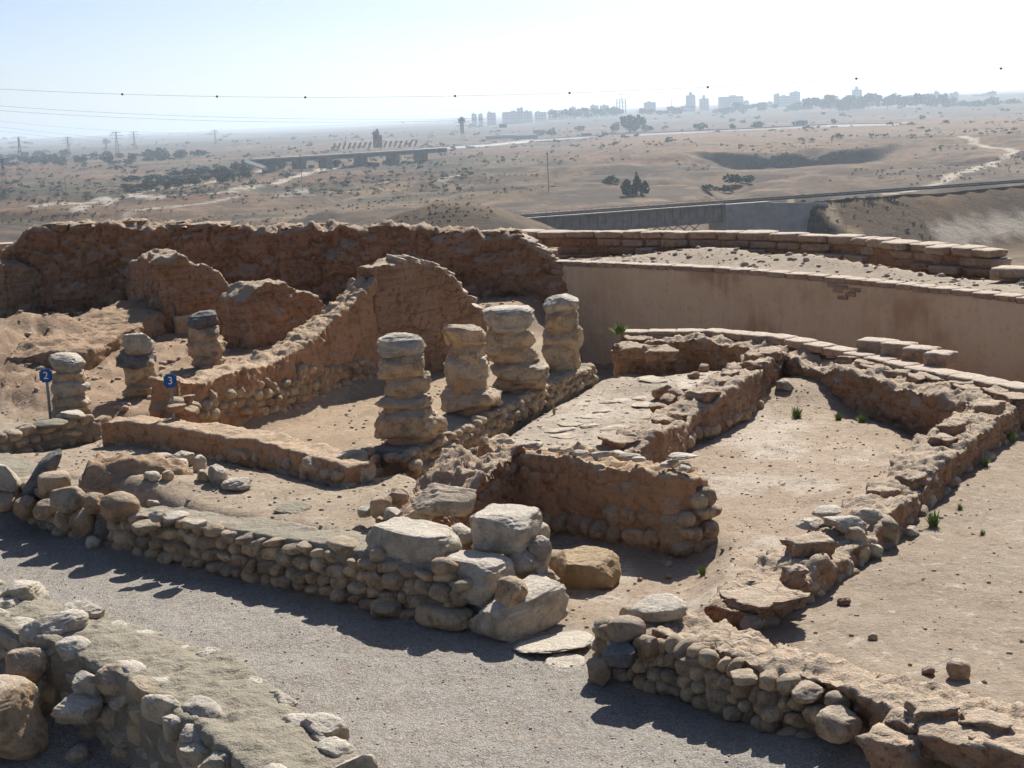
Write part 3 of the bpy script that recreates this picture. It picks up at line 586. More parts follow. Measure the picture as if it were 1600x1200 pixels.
for k in range(14):
    tt = k / 13; q = Vector(W9C).lerp(Vector(W9E), tt) + Vector((random.uniform(-.12, .12), random.uniform(-.12, .12))); stone(w9, random.choice(FLAGS), (q.x, q.y, 1.0), (random.uniform(.1, .3), random.uniform(.1, .22), .07), random.uniform(0, 6), (0, 0))

# ------------------------------------------------------------------ middle wall between hall and right room
w8 = empty('mudbrick_wall', (2.6, 22.5, 0.3), 'crumbling mud-brick wall between the pillared hall and the right room', 'wall')
L8 = [P2(945, 698, 0.78), P2(1000, 672, 0.84), P2(1050, 640, 0.72), P2(1095, 612, 0.86), P2(1150, 580, 0.92), P2(1205, 540, 0.92)]
z8 = [0.70, 0.84, 0.66, 0.84, 0.92, 0.92]
core('wall_core', [(p_[0], p_[1], 0.3, z8[i], 0.30, 0.30) for i, p_ in enumerate(L8)], MUD, w8, 0.035, 3, 61, big=0.06, mid=0.04, fine=0.02, erode=0.28, course=0.13, crumble=0.055)
r8 = offs(L8, -0.30); r8 = offs(L8, -0.31); face_stones(w8, r8, [0.25] * 6, [0.5, 0.55, 0.5, 0.5, 0.42, 0.42], 1, COBS, (0.16, 0.3), (0.13, 0.2), 0.24, 0.7, 0.25, 24, 0.3)
def top_bricks(parent, line, zs, n, protos, seed, size=(0.42, 0.3, 0.12), spread=0.15, lift=-0.005, ang=0.35, name='brick'):
    r = random.Random(seed); cs = cum(line)
    for k in range(n):
        s = cs[-1] * (k + r.uniform(0.2, 0.8)) / n; i = max(0, min(len(cs) - 2, int(np.searchsorted(cs, s)) - 1)); a, b_ = Vector(line[i][:2]), Vector(line[i + 1][:2]); d = (b_ - a).normalized(); p = a + d * (s - cs[i]); nn = Vector((-d.y, d.x)); p += nn * r.uniform(-spread, spread)
        z = float(np.interp(s, cs, zs)); f = r.uniform(0.7, 1.2)
        put(name, r.choice(protos), parent, (p.x, p.y, z + lift - size[2] * 0.3), (r.uniform(-.12, .12), r.uniform(-.12, .12), math.atan2(d.y, d.x) + r.uniform(-ang, ang)), (size[0] / 2 * f, size[1] / 2 * f, size[2] / 2))
top_bricks(w8, L8, z8, 10, MBRK, 5, (0.40, 0.32, 0.15), 0.14)
for k, (u, v) in enumerate(((1030, 640), (1045, 628), (1058, 617), (1035, 612), (1065, 640), (985, 690), (1010, 702), (1055, 655))): block(w8, u, v, 0.58 + 0.06 * (k % 3), .34, .2, .26, k * 1.1, 170 + k, MUDR, 'brick', 4, 0.6, 6, (0.4 * math.sin(k), 0.3 * math.cos(k * 2)))

# ------------------------------------------------------------------ cross wall at the back of the rooms
w7 = empty('mudbrick_wall', (5.2, 25.5, 0.3), 'eroded mud-brick cross wall behind the right room with pale brick edge', 'wall')
z7 = [0.86, 0.88, 0.90, 0.84, 0.80, 0.82, 0.85]
core('wall_core', [(p_[0], p_[1], 0.0, z7[i], 0.34, (.34, .34, .40, .55, .62, .66, .66)[i]) for i, p_ in enumerate(W7L)], MUD, w7, 0.04, 3, 71, base_drop=.9, big=0.10, mid=0.06, fine=0.025, erode=0.20, crumble=0.08)
b7 = offs(W7L, 0.30); cs7 = cum(b7); s = 0.0; k = 0
while s < cs7[-1] - 0.5:                                   # flat pale bricks along the rear edge
    i = max(0, min(len(cs7) - 2, int(np.searchsorted(cs7, s + .25)) - 1)); d = (b7[i + 1] - b7[i]).normalized(); p_ = b7[i] + d * (s + 0.25 - cs7[i])
    put('brick', BRK[k % 8], w7, (p_.x, p_.y, float(np.interp(s, cs7, z7)) + 0.0), (0, 0, math.atan2(d.y, d.x) + random.uniform(-.03, .03)), (0.255, 0.19, 0.07)); s += 0.53; k += 1
for k, (u, v, z, w) in enumerate(((1372, 540, .98, .62), (1405, 545, .98, .5), (1440, 552, .97, .5), (1470, 560, .96, .42))):
    p_ = at(u, v, z); put('brick', BRK[k], w7, p_, (0, 0, -0.75), (w / 2, .2, .11))
for k, (u, v) in enumerate(((1000, 535), (1040, 532), (1075, 530), (1030, 552), (985, 548))):
    p_ = at(u, v, .74 - .0 * k); put('brick', MBRK[k], w7, p_, (0.05 * k, .05, -0.1 + .1 * k), (.26, .2, .10))
top_bricks(w7, W7L[3:], z7[3:], 10, MBRK, 6, (0.5, 0.34, 0.12), 0.2)

# ------------------------------------------------------------------ right-hand wall of the right room
w10 = empty('mudbrick_wall', (4, 15.6, 0.3), 'low stepped mud-brick and stone wall between right room and open yard', 'wall')
z10 = [0.58, 0.66, 0.68, 0.76, 0.82, 0.85]; Lx = [Vector(p_) for p_ in W10L]; d0 = (Lx[0] - Lx[1]).normalized()
P10 = [Lx[0] + d0 * 0.25] + [a.lerp(b_, t_) for a, b_ in zip(Lx, Lx[1:]) for t_ in (0, .5)] + [Lx[-1]]
Z10 = [0.56, 0.60, 0.58, 0.72, 0.55, 0.62, 0.74, 0.66, 0.80, 0.80, 0.84, 0.86]
core('wall_core', [(q.x, q.y, 0.3, Z10[i], 0.34, 0.30) for i, q in enumerate(P10)], MUD, w10, 0.03, 3, 81, big=0.06, mid=0.04, fine=0.02, erode=0.28, course=0.12, crumble=0.055)
r10 = offs(P10, -0.31); face_stones(w10, r10, [0.3] * 12, [.42, .46, .5, .62, .56, .5, .46, .45, .45, .45, .45, .45], 1, COBS + LIMS[:3], (0.14, 0.3), (0.12, 0.17), 0.24, 0.7, 0.2, 25, 0.35)
top_bricks(w10, P10, Z10, 8, MBRK, 8, (0.40, 0.34, 0.15), 0.14, -0.02)
for k, (u, v, z, w, h) in enumerate(((1330, 822, .70, .32, .2), (1360, 812, .66, .34, .24), (1385, 825, .55, .36, .26), (1310, 815, .72, .3, .14), (1362, 860, .45, .24, .24), (1345, 868, .45, .2, .22), (1320, 890, .42, .2, .2), (1290, 905, .4, .2, .2), (1340, 838, .62, .24, .2), (1290, 800, .72, .34, .12), (1265, 818, .7, .3, .1))):
    block(w10, u, v, z, w, h, w * .8, k * .7, 190 + k, LIME if k % 3 != 2 else COBB, sub=4, cuts=5)
for k, (u, v, z, w, h, dd, rz) in enumerate(((1195, 935, .62, .62, .10, .5, .5), (1265, 858, .72, .40, .2, .3, .35), (1240, 900, .66, .2, .18, .2, .2))):
    p_ = at(u, v, z); put('brick', MBRK[k], w10, p_, (0, 0, rz), (w / 2, dd / 2, h / 2))

# ------------------------------------------------------------------ near right wall along the street
w11 = empty('rubble_wall', (2, 11.6, 0), 'near rubble wall of cobbles and mud brick at the lower right', 'wall')
z11 = [0.56, 0.58, 0.54, 0.54, 0.54]; C11 = offs(W11L, 0.30)
core('wall_core', [(q.x, q.y, 0.0, z11[i], 0.40, 0.24) for i, q in enumerate(C11)], MUD, w11, 0.028, 3, 91, big=0.07, mid=0.04, fine=0.02, erode=0.20, crumble=0.06)
cs11 = cum(W11L)
face_stones(w11, W11L, [0.0] * 5, [.54, .52, .48, .4, .3], 1, COBS, (0.12, 0.22), (0.10, 0.15), 0.26, 0.97, 0.25, 26, 0.3, s0=0.05, s1=2.7)
j = (Vector(W11L[0]) + Vector((0.32, 0.36)))
face_stones(w11, [j, W11L[0]], [0.02, 0.0], [0.5, 0.5], 1, COBS, (0.2, 0.3), (0.14, 0.2), 0.26, 1, 0.2, 27)
for k, (u, v, z, w, h, m) in enumerate(((980, 985, .55, .34, .24, COBB), (1030, 952, .60, .52, .22, LIME), (975, 1020, .40, .42, .18, GREY), (935, 1050, .12, .26, .26, COBB), (1090, 1028, .42, .34, .12, COBB), (1310, 1130, .34, .40, .26, DRUM), (1262, 1080, .46, .34, .14, DRUM), (1010, 1010, .46, .24, .2, COBB), (1165, 1058, .44, .30, .10, COBB))):
    block(w11, u, v, z, w, h, w * .8, k * .9 - .7, 220 + k, m, sub=4, power=.75, cuts=6)
for k, (u, v, z, w, h, dd, rz) in enumerate(((1500, 1165, .42, .55, .22, .34, -.75), (1585, 1185, .42, .5, .24, .34, -.75), (1420, 1140, .40, .3, .24, .3, -.8), (1455, 1110, .56, .3, .1, .24, .2), (1540, 1130, .55, .34, .09, .26, -.4), (1400, 1180, .3, .4, .3, .3, -.8))):
    p_ = at(u, v, z); put('brick', MBRK[k], w11, p_, (0, 0, rz), (w / 2, dd / 2, h / 2))

# ------------------------------------------------------------------ near left wall with mortared top
w12 = empty('mortared_wall', (-2.4, 11.2, 0), 'near thick stone wall with grey mortar top at the lower left', 'wall')
L12 = [P2(-60, 915, .62), P2(60, 955, .6), P2(180, 1000, .55), P2(290, 1045, .5), P2(400, 1120, .46), P2(480, 1190, .42), P2(560, 1270, .4)]
z12 = [.62, .58, .55, .52, .46, .42, .40]; hw = [.5, .42, .42, .48, .46, .44, .44]
core('wall_core', [(p_[0], p_[1], -0.1, z12[i] + .01, hw[i] - .04, hw[i] - .02) for i, p_ in enumerate(L12)], CAPM, w12, 0.030, 3, 95, big=0.06, mid=0.022, fine=0.018, erode=0.06, crumble=0.035)
s12 = offs(L12, 0.46); face_stones(w12, s12, [0.0] * 7, [.5, .5, .5, .48, .4, .36, .34], -1, LIMS, (0.2, 0.4), (0.16, 0.24), 0.3, 0.9, 0.1, 28)
q12 = offs(L12, -0.46); face_stones(w12, q12, [-0.25] * 7, [.5, .5, .46, .40, .36, .34, .34], 1, LIMS + COBS[:4], (0.2, 0.4), (0.16, 0.24), 0.3, 0.9, 0.10, 29)
face_stones(w12, offs(L12, 0.40), [.42, .40, .37, .34, .29, .25, .23], [.66, .64, .61, .58, .53, .49, .47], -1, LIMS, (0.14, 0.46), (0.20, 0.22), 0.3, 0.55, 0.05, 281, .2)
face_stones(w12, offs(L12, -0.42), [.37, .35, .33, .31, .26, .22, .20], [.66, .64, .61, .58, .53, .49, .47], 1, LIMS, (0.18, 0.5), (0.22, 0.26), 0.36, 0.65, 0.06, 282, .2)
for k, (u, v, z, w, h, rz, m) in enumerate(((90, 985, .56, .62, .36, .6, LIME), (130, 962, .58, .4, .28, .5, LIME), (30, 930, .6, .55, .3, .1, LIME), (5, 960, .5, .4, .3, .1, LIME), (328, 1020, .5, .2, .12, .4, LIME), (395, 1075, .44, .24, .16, -.6, LIME), (440, 1100, .40, .3, .2, -.3, LIME), (505, 1150, .36, .42, .3, -.5, LIME), (255, 1105, .46, .36, .26, -.7, LIME), (270, 1140, .36, .24, .24, -.7, LIME), (300, 1155, .36, .3, .22, -.8, LIME), (225, 1080, .48, .3, .24, -.4, COBB), (180, 1065, .4, .34, .3, 0, COBB), (135, 1070, .36, .3, .26, .2, LIME), (125, 1105, .2, .5, .28, .2, LIME), (312, 1175, .3, .3, .2, -.4, LIME), (340, 1195, .3, .34, .24, -.5, LIME), (40, 1045, .36, .4, .36, 0, COBB))):
    block(w12, u, v, z, w, h, w * .8, rz, 260 + k, m, sub=5, power=.65, cuts=7)

# ------------------------------------------------------------------ pillar base wall (stylobate)
ws = empty('cobble_wall', (0.2, 23.5, 0.4), 'low cobble footing wall that carries the four large pillars', 'wall')
SL = [STY0.lerp(STY1, k / 4) for k in range(5)]
core('wall_core', [(q.x, q.y, 0.2, 0.74, 0.36, 0.30) for q in SL], CAPM, ws, 0.035, 3, 101, big=0.03, mid=0.025, fine=0.012, erode=0.1)
face_stones(ws, offs(SL, -0.34), [.40] * 5, [.78] * 5, 1, COBS, (0.14, 0.24), (0.11, 0.15), 0.22, 1, 0.2, 30, 0.25)
face_stones(ws, offs(SL, 0.40), [.2] * 5, [.74] * 5, -1, COBS, (0.16, 0.28), (0.13, 0.18), 0.22, 1, 0.2, 31, 0.25)
dS = (STY0 - STY1).normalized(); nS = Vector((-dS.y, dS.x))
for k in range(16):
    q = STY0 + dS * random.uniform(0, .25) + nS * random.uniform(-.4, .4); stone(ws, random.choice(COBS), (q.x, q.y, random.uniform(.45, .72)), (random.uniform(.12, .24),) * 2 + (.14,), random.uniform(0, 6))

# ------------------------------------------------------------------ low plastered wall behind the terrace
w2 = empty('plaster_wall', (-3.8, 21, 0.6), 'low rounded orange mud wall running across the terrace', 'wall')
L2 = [P2(165, 652, .95), P2(230, 655, .94), P2(320, 668, .92), P2(420, 684, .90), P2(500, 706, .88), P2(560, 722, .86)]
z2 = [.95, .95, .93, .92, .90, .86]
core('wall_core', [(q[0], q[1], .5, z2[i], .26, .20) for i, q in enumerate(L2)], ORANGE, w2, 0.03, 4, 105, big=0.04, mid=0.025, fine=0.012, erode=0.12)
face_stones(w2, offs(L2, -.20), [.5] * 6, [.60, .66, .74, .76, .78, .78], 1, COBS + LIMS[:2], (0.16, 0.32), (0.12, 0.17), 0.24, .9, 0.32, 32)
for k, (u, v, z, w, h) in enumerate(((545, 718, .80, .50, .30), (500, 726, .74, .42, .28), (562, 740, .66, .44, .30), (520, 743, .62, .42, .26), (478, 722, .7, .26, .2), (572, 735, .72, .24, .24), (540, 757, .55, .3, .14), (500, 752, .55, .24, .14))):
    block(w2, u, v, z, w, h, w * .9, k * .8, 290 + k, LIME if k % 2 == 0 else DRUM, sub=4, cuts=6)

# ------------------------------------------------------------------ long wall left of the pillars, rising to the back
w3 = empty('mud_wall', (-3.7, 25, 0.2), 'long orange mud and cobble wall climbing to a high curved end', 'wall')
n3 = 9; L3 = [W3F.lerp(W3B, k / (n3 - 1)) for k in range(n3)]
ridge = [(285, 590), (350, 575), (400, 562), (450, 535), (490, 508), (530, 476), (560, 440), (600, 403)]
st3 = []
for k, q in enumerate(L3):
    qq = q + Vector((-.22, .1)); zt_ = 1.2
    for _ in range(12):                                    # read the ridge height over this plan point
        u_ = proj(qq.x, qq.y, zt_)[0]; zt_ = Zv(qq.x, qq.y, interp(ridge, u_))
    st3.append((q.x - .22, q.y + .1, interp([(0, .75), (2, .5), (4, .25), (9, .2)], k), min(zt_, 2.75), .28, .26))
core('wall_core', st3, ORANGE, w3, 0.035, 3, 111, big=0.07, mid=0.04, fine=0.02, erode=0.14, crumble=0.06)
f3 = offs([s_[:2] for s_ in st3], -.27)
face_stones(w3, f3, [s_[2] for s_ in st3], [1.02, 1.05, 1.0, 1.0, 1.0, 1.0, .9, .8, .7], 1, COBS, (0.17, 0.34), (0.14, 0.2), 0.26, .88, 0.22, 33, 0.3)
for k in range(14):
    u, v, z = random.uniform(268, 320), random.uniform(598, 645), random.uniform(.85, 1.1); block(w3, u, v, z, .3, .16, .24, k, 310 + k, MUDR, 'brick', 4, .6, 6, (random.uniform(-.3, .3), random.uniform(-.3, .3)))
e3 = at(752, 562, .25); X3 = []; top3 = [(575, 412), (600, 403), (640, 402), (665, 408), (690, 424), (712, 448), (730, 470), (752, 495)]
a3 = Vector(st3[-1][:2]); b3 = Vector((e3.x, e3.y))
for k in range(8):
    q = a3.lerp(b3, k / 7); zt_ = 2.4
    for _ in range(12): u_ = proj(q.x, q.y, zt_)[0]; zt_ = Zv(q.x, q.y, interp(top3, u_))
    X3.append((q.x, q.y, .2, min(zt_, 2.8), .26, .24))
core('high_end', X3, MUD, w3, 0.04, 3, 115, big=0.06, mid=0.03, fine=0.015, erode=0.05, strata=0.005)
for k in range(12):
    tt = k / 11; s_ = X3[min(7, int(2 + tt * 5))]; q = a3.lerp(b3, (2 + tt * 5) / 7); u_ = proj(q.x, q.y, 2)[0]; zt_ = Zv(q.x, q.y, interp(top3, u_) + 4)
    put('brick', BRK[k % 8], w3, (q.x, q.y, zt_), (random.uniform(-.3, .3), .3, math.atan2((b3 - a3).y, (b3 - a3).x) + random.uniform(-.4, .4)), (.15, .2, .06))

# ------------------------------------------------------------------ tall back wall
w4 = empty('mud_wall', (-5, 37, 0.7), 'tall dark brown mud wall closing the back of the site', 'wall')
top4 = [(20, 385), (32, 362), (60, 352), (130, 348), (210, 347), (300, 350), (420, 354), (520, 351), (600, 352), (700, 357), (780, 360), (815, 366), (840, 382), (862, 402), (880, 425)]
st4 = []
for k in range(26):
    x_ = -12.1 + 13.6 * k / 25; y_ = 37.6 - 0.02 * (x_ + 12); zt_ = 2.5
    for _ in range(12): u_ = proj(x_, y_, zt_)[0]; zt_ = Zv(x_, y_, interp(top4, u_))
    st4.append((x_, y_, .6, zt_ + .03, .42, .42))
core('wall_core', st4, MUDR, w4, 0.05, 3, 121, big=0.16, mid=0.07, fine=0.03, erode=0.12, strata=0.004, crumble=0.12)
for k in range(18):
    s_ = st4[random.randrange(1, 25)]; put('brick', MBRK[k % 8], w4, (s_[0] + random.uniform(-.4, .4), s_[1] + random.uniform(-.35, .35), s_[3] - .10), (random.uniform(-.1, .1), random.uniform(-.1, .1), random.uniform(-.3, .3)), (.26, .2, .09))
for k in range(14):
    tt = k / 13; x_ = .35 + 1.1 * tt; u_ = proj(x_, 37.2, 2)[0]; zt_ = Zv(x_, 37.2, interp(top4, u_) + 6); put('brick', BRK[k % 8], w4, (x_, 37.15, zt_), (random.uniform(-.3, .3), .35, random.uniform(-.5, .5)), (.2, .22, .07))

# ------------------------------------------------------------------ curved plaster wall
w5 = empty('plaster_wall', (6.5, 32.5, -0.3), 'long smooth tan plastered wall curving along the back right', 'wall')
top5 = [(860, 408), (880, 409), (1000, 414), (1100, 418), (1200, 425), (1300, 434), (1400, 444), (1500, 455), (1600, 466), (1700, 480)]
st5 = []; cs5 = cum(W5L)
for k in range(22):
    s_ = cs5[-1] * k / 21; i = max(0, min(len(cs5) - 2, int(np.searchsorted(cs5, s_)) - 1)); q = Vector(W5L[i]).lerp(Vector(W5L[i + 1]), (s_ - cs5[i]) / (cs5[i + 1] - cs5[i])); zt_ = 1.5
    for _ in range(12): u_ = proj(q.x, q.y, zt_)[0]; zt_ = Zv(q.x, q.y, interp(top5, u_))
    st5.append((q.x, q.y, -1.0, zt_ - .07, .34, .02))
core('wall_core', st5, PLASTW, w5, 0.05, 2, 131, big=0.03, mid=0.012, fine=0.006, erode=0.0, strata=0.004)
C5 = [s_[:2] for s_ in st5]; cc = cum(C5); s = 0.2; k = 0
while s < cc[-1] - .6:
    wd = random.choice((.42, .5, .56)); sm = s + wd / 2; i = max(0, min(len(cc) - 2, int(np.searchsorted(cc, sm)) - 1)); a, b_ = Vector(C5[i]), Vector(C5[i + 1]); d = (b_ - a).normalized(); n_ = Vector((-d.y, d.x)); p_ = a + d * (sm - cc[i]) + n_ * (.16 + random.uniform(-.01, .01))
    put('coping_brick', BRK[k % 8], w5, (p_.x, p_.y, float(np.interp(sm, cc, [q[3] for q in st5])) + .03), (random.uniform(-.02, .02), random.uniform(-.02, .02), math.atan2(d.y, d.x)), (wd / 2 - .006, .19, .06)); s += wd; k += 1
for k, (u, v) in enumerate(((1302, 446), (1318, 449), (1336, 453), (1310, 454), (1328, 460), (1319, 465))):     # exposed brick patch
    t_ = 1.0; p_ = None
    for s_ in np.linspace(0, cc[-1], 300):
        i = max(0, min(len(cc) - 2, int(np.searchsorted(cc, s_)) - 1)); q = Vector(C5[i]).lerp(Vector(C5[i + 1]), (s_ - cc[i]) / (cc[i + 1] - cc[i])); z_ = Zv(q.x, q.y, v); e_ = abs(proj(q.x, q.y, z_)[0] - u)
        if p_ is None or e_ < t_: t_ = e_; p_ = (q.x, q.y, z_, i)
    i = p_[3]; d = (Vector(C5[i + 1]) - Vector(C5[i])).normalized(); put('brick', BRK[k], w5, (p_[0] + d.y * -.02, p_[1] + d.x * .02, p_[2]), (0, 0, math.atan2(d.y, d.x)), (.14, .06, .045))

# ------------------------------------------------------------------ outer brick wall
w6 = empty('brick_wall', (5.5, 38, 1), 'outer casemate wall of big brown bricks with stepped top courses', 'wall')
L6 = [P2(812, 360, 1.9), P2(1000, 360, 1.9), P2(1200, 362, 1.9), P2(1330, 368, 1.86), P2(1450, 379, 1.82), P2(1545, 388, 1.78)]; c6 = cum(L6); z6 = [1.9, 1.9, 1.9, 1.86, 1.82, 1.78]
core('wall_core', [(q[0], q[1], .7, z6[i] - .1, .40, .02) for i, q in enumerate(L6)], MUDR, w6, 0.06, 2, 141, big=0.03, mid=0.03, fine=0.015, erode=0.05)
for row in range(5):
    s = -0.1 + (0.4 if row % 2 else 0)
    while s < c6[-1]:
        wd = random.uniform(.46, .9); sm = min(s + wd / 2, c6[-1]); s += wd + .035
        i = max(0, min(len(c6) - 2, int(np.searchsorted(c6, sm)) - 1)); a, b_ = Vector(L6[i]), Vector(L6[i + 1]); d = (b_ - a).normalized(); n_ = Vector((d.y, -d.x)); zt_ = float(np.interp(sm, c6, z6)) - .11 - row * .215
        if row > 0 and random.random() < .10: continue
        pr = random.uniform(-.07, .06) + (.16 if random.random() < .16 else 0); p_ = a + d * (sm - c6[i]) + n_ * (pr - .12)
        put('brick', (BRK if row == 0 else RBRK if random.random() < .3 else BRK)[random.randrange(8)], w6, (p_.x, p_.y, zt_), (random.uniform(-.04, .04), random.uniform(-.025, .025), math.atan2(d.y, d.x) + random.uniform(-.05, .05)), (wd / 2, .22 if row else .3, random.uniform(.085, .105)))
for k, (u, v, z, w) in enumerate(((1480, 392, 1.62, .9), (1500, 405, 1.45, 1.1), (1585, 425, 1.4, .8), (1590, 435, 1.2, 1.0))):
    p_ = at(u, v, z); put('brick', BRK[k], w6, p_, (0, 0, -.75), (w / 2, .3, .11))
print('walls done', len(bpy.data.objects))

# ------------------------------------------------------------------ mud stubs of the left quarter
def stub(name, label, pts, tops, mat, seed, wl=.5, wr=.25, zb=.7, n=8, smooth=4, **kw):
    cs = cum(pts); st = []
    for k in range(n):
        s_ = cs[-1] * k / (n - 1); i = max(0, min(len(cs) - 2, int(np.searchsorted(cs, s_)) - 1)); q = Vector(pts[i]).lerp(Vector(pts[i + 1]), (s_ - cs[i]) / (cs[i + 1] - cs[i])); zt_ = 1.5
        for _ in range(12): u_ = proj(q.x, q.y, zt_)[0]; zt_ = Zv(q.x, q.y, interp(tops, u_))
        st.append((q.x, q.y, zb, zt_, wl, wr))
    e = empty(name, (st[n // 2][0], st[n // 2][1], zb), label, 'wall'); e['kind'] = 'thing'
    core('wall_core', st, mat, e, .045, smooth, seed, big=.10, mid=.05, fine=.02, erode=.12, course=.15, crumble=.05, **kw); return e
A13, B13, C13 = P2(268, 530, .78), P2(378, 512, .78), P2(212, 486, .8)
e13 = stub('mud_wall', 'tall mud wall stub with rounded top behind the left pillars', [A13, B13], [(255, 405), (275, 400), (300, 403), (325, 412), (345, 436), (368, 470), (385, 500)], MUD, 151, wl=.7, wr=.2)
cs_ = []
for k in range(6):
    q = Vector(C13).lerp(Vector(A13), k / 5 * 1.02); zt_ = 1.8
    for _ in range(12): u_ = proj(q.x, q.y, zt_)[0]; zt_ = Zv(q.x, q.y, interp([(205, 420), (216, 402), (240, 392), (270, 391), (300, 396)], u_))
    cs_.append((q.x, q.y, .7, zt_, .45, .15))
core('wing', cs_, MUD, e13, .045, 4, 152, big=.10, mid=.05, fine=.02, erode=.12, course=.15)
pw = P2(268, 531, .78); qd = (Vector(B13) - Vector(A13)).normalized(); qn = Vector((qd.y, -qd.x))
st_ = [(Vector(A13) + qd * t_ + qn * .22) for t_ in (-.05, .2, .45)]; core('plaster_patch', [(q.x, q.y, .7, 1.28, .06, .06) for q in st_], PLAST, e13, .03, 2, 153, big=.02, mid=.01, fine=.005, erode=.05)
stub('mud_wall', 'smaller mud wall stub between the tall stub and the climbing wall', [P2(378, 545, .78), P2(505, 520, .78)], [(370, 470), (382, 446), (405, 438), (435, 439), (468, 452), (490, 458), (506, 472), (520, 480)], MUD, 155, wl=.6, wr=.2)
stub('mud_wall', 'low eroded mud wall at the far left edge sloping into the bank', [P2(-60, 490, .9), P2(20, 488, .9), P2(75, 480, .9), P2(125, 466, .9)], [(-60, 398), (10, 402), (40, 408), (70, 416), (100, 436), (130, 462)], EARTH, 157, smooth=14, wl=.5, wr=.2, zb=.8)
stub('mud_bank', 'crumbling ridge of brown earth running up to the tall stub at left', [P2(212, 505, .8), P2(160, 535, .8), P2(100, 560, .8), P2(30, 585, .8)], [(10, 560), (60, 535), (110, 510), (160, 485), (212, 466)], EARTH, 161, wl=1.3, wr=.3, smooth=26)
w16 = empty('cobble_wall', (-6.4, 21.6, .6), 'short low cobble wall at the left edge below the numbered pillar', 'wall')
L16 = [P2(-50, 682, .86), P2(0, 672, .86), P2(60, 660, .86), P2(145, 646, .86)]
core('wall_core', [(q[0], q[1], .5, .84, .3, .26) for q in L16], CAPM, w16, .035, 3, 159, big=.03, mid=.02, fine=.01, erode=.1)
face_stones(w16, offs(L16, -.27), [.28] * 4, [.88] * 4, 1, COBS, (.2, .36), (.14, .2), .28, .97, .2, 35, .3)
e16 = Vector(L16[-1]); face_stones(w16, [e16 + Vector((.05, -.25)), e16 + Vector((.25, .3))], [.5, .5], [.85, .85], 1, COBS, (.2, .3), (.14, .18), .26, 1, .2, 36)
block(w16, 113, 648, .92, .5, .16, .36, .2, 330, LIME, sub=4); block(w16, 80, 662, .86, .5, .12, .4, .2, 331, CAPM, sub=4)
stp = empty('stone_slab', at(0, 384, 1.9), 'pale stone slab at the far left end of the back wall', 'stone slab')
stone(stp, brick_mesh('slab', 470, BRICK, .03, .02), at(5, 384, 1.9), (1.7, .6, .16), .05, name='slab'); stone(stp, brick_mesh('support', 471, MUD, .1, .05), at(2, 392, 1.6), (1.4, .5, .5), .05, name='support')
for o in list(bpy.data.objects):
    if o.parent is None and o.type == 'EMPTY' and o.get('category') == 'wall': o['kind'] = 'thing'

# ------------------------------------------------------------------ stone pillars: stacks of weathered drums
def pillar(label, u0, v0, z0, org, scl, drums, mats, seed, grp):
    b = at(u0, v0, z0); e = empty('stone_pillar', b, label, 'pillar', grp); dep = proj(b.x, b.y, b.z + .7)[2]; m = dep / F_PX; wmin = 1e9
    lo = min(d_[2] for d_ in drums); zs = []
    for k, (x0, x1, y0, y1) in enumerate(drums):
        u, v = org[0] + (x0 + x1) / 2 / scl, org[1] + (y0 + y1) / 2 / scl; w, h = (x1 - x0) / scl * m, (y1 - y0) / scl * m
        z = Zv(b.x, b.y, v); uc = proj(b.x, b.y, z)[0]; x = b.x + (u - uc) * m; wmin = min(wmin, w); zs.append((x, z, w, h))
        r_ = random.Random(seed + k)
        me = rock_mesh('drum', 5, seed * 13 + k, .50 if h / w < .5 else .46, 10, (.70, .98), .08, .09, .05, mats[k % len(mats)], None, .11)
        stone(e, me, (x, b.y, z), (w * 1.03, w * r_.uniform(.85, 1.0), h * 1.24), r_.uniform(-.3, .3), (r_.uniform(-.07, .07), r_.uniform(-.07, .07)), 'drum')
    zs.sort(key=lambda q: q[1]); pts = [(zs[0][0], b.z - .15, zs[0][2])] + [(q[0], q[1], q[2]) for q in zs[:-1]] + [(zs[-1][0], zs[-1][1], zs[-1][2] * .9)]
    V, Fc, N = [], [], 26; rows = []
    zl = np.linspace(pts[0][1], pts[-1][1], 30)
    for z in zl:
        cx = np.interp(z, [q[1] for q in pts], [q[0] for q in pts]); ww = np.interp(z, [q[1] for q in pts], [q[2] for q in pts]) * .34
        for a_ in range(N): V.append((cx + ww * math.cos(a_ * 2 * math.pi / N), b.y + ww * .9 * math.sin(a_ * 2 * math.pi / N), z))
    for i in range(len(zl) - 1):
        for a_ in range(N): Fc.append((i * N + a_, i * N + (a_ + 1) % N, (i + 1) * N + (a_ + 1) % N, (i + 1) * N + a_))
    Fc.append(tuple(range((len(zl) - 1) * N, len(zl) * N))); me = mesh('mortar', V, Fc, MORT); c_ = co_get(me); c_ += no_get(me) * (.03 * fbm(c_ * 7, 3, seed))[:, None]; co_set(me, c_)
    put('mortar', me, e, (0, 0, 0)); return e
G4, G3 = 'large pillars of the hall', 'pillars of the left quarter'
O3 = (560, 440)
pillar('largest and nearest of the four hall pillars, with a flat grey cap stone', 640, 690, .72, O3, 4, [(108, 545, 770, 975), (108, 475, 680, 815), (148, 455, 548, 705), (116, 432, 446, 600), (118, 418, 332, 455)], [DRUM, DRUM, DRUM, DRUM, LIME], 41, G4)
pillar('square-topped hall pillar standing second from the nearest one', 737, 642, .72, O3, 4, [(525, 890, 640, 810), (538, 832, 480, 650), (545, 802, 375, 550), (524, 798, 268, 400)], [DRUM, LIME, DRUM, DRUM], 42, G4)
pillar('widest hall pillar with a broad pale slab on top', 806, 610, .72, O3, 4, [(832, 1172, 580, 680), (826, 1186, 490, 615), (815, 1140, 405, 525), (793, 1112, 285, 440), (762, 1098, 168, 302)], [MORT, DRUM, DRUM, DRUM, LIME], 43, G4)
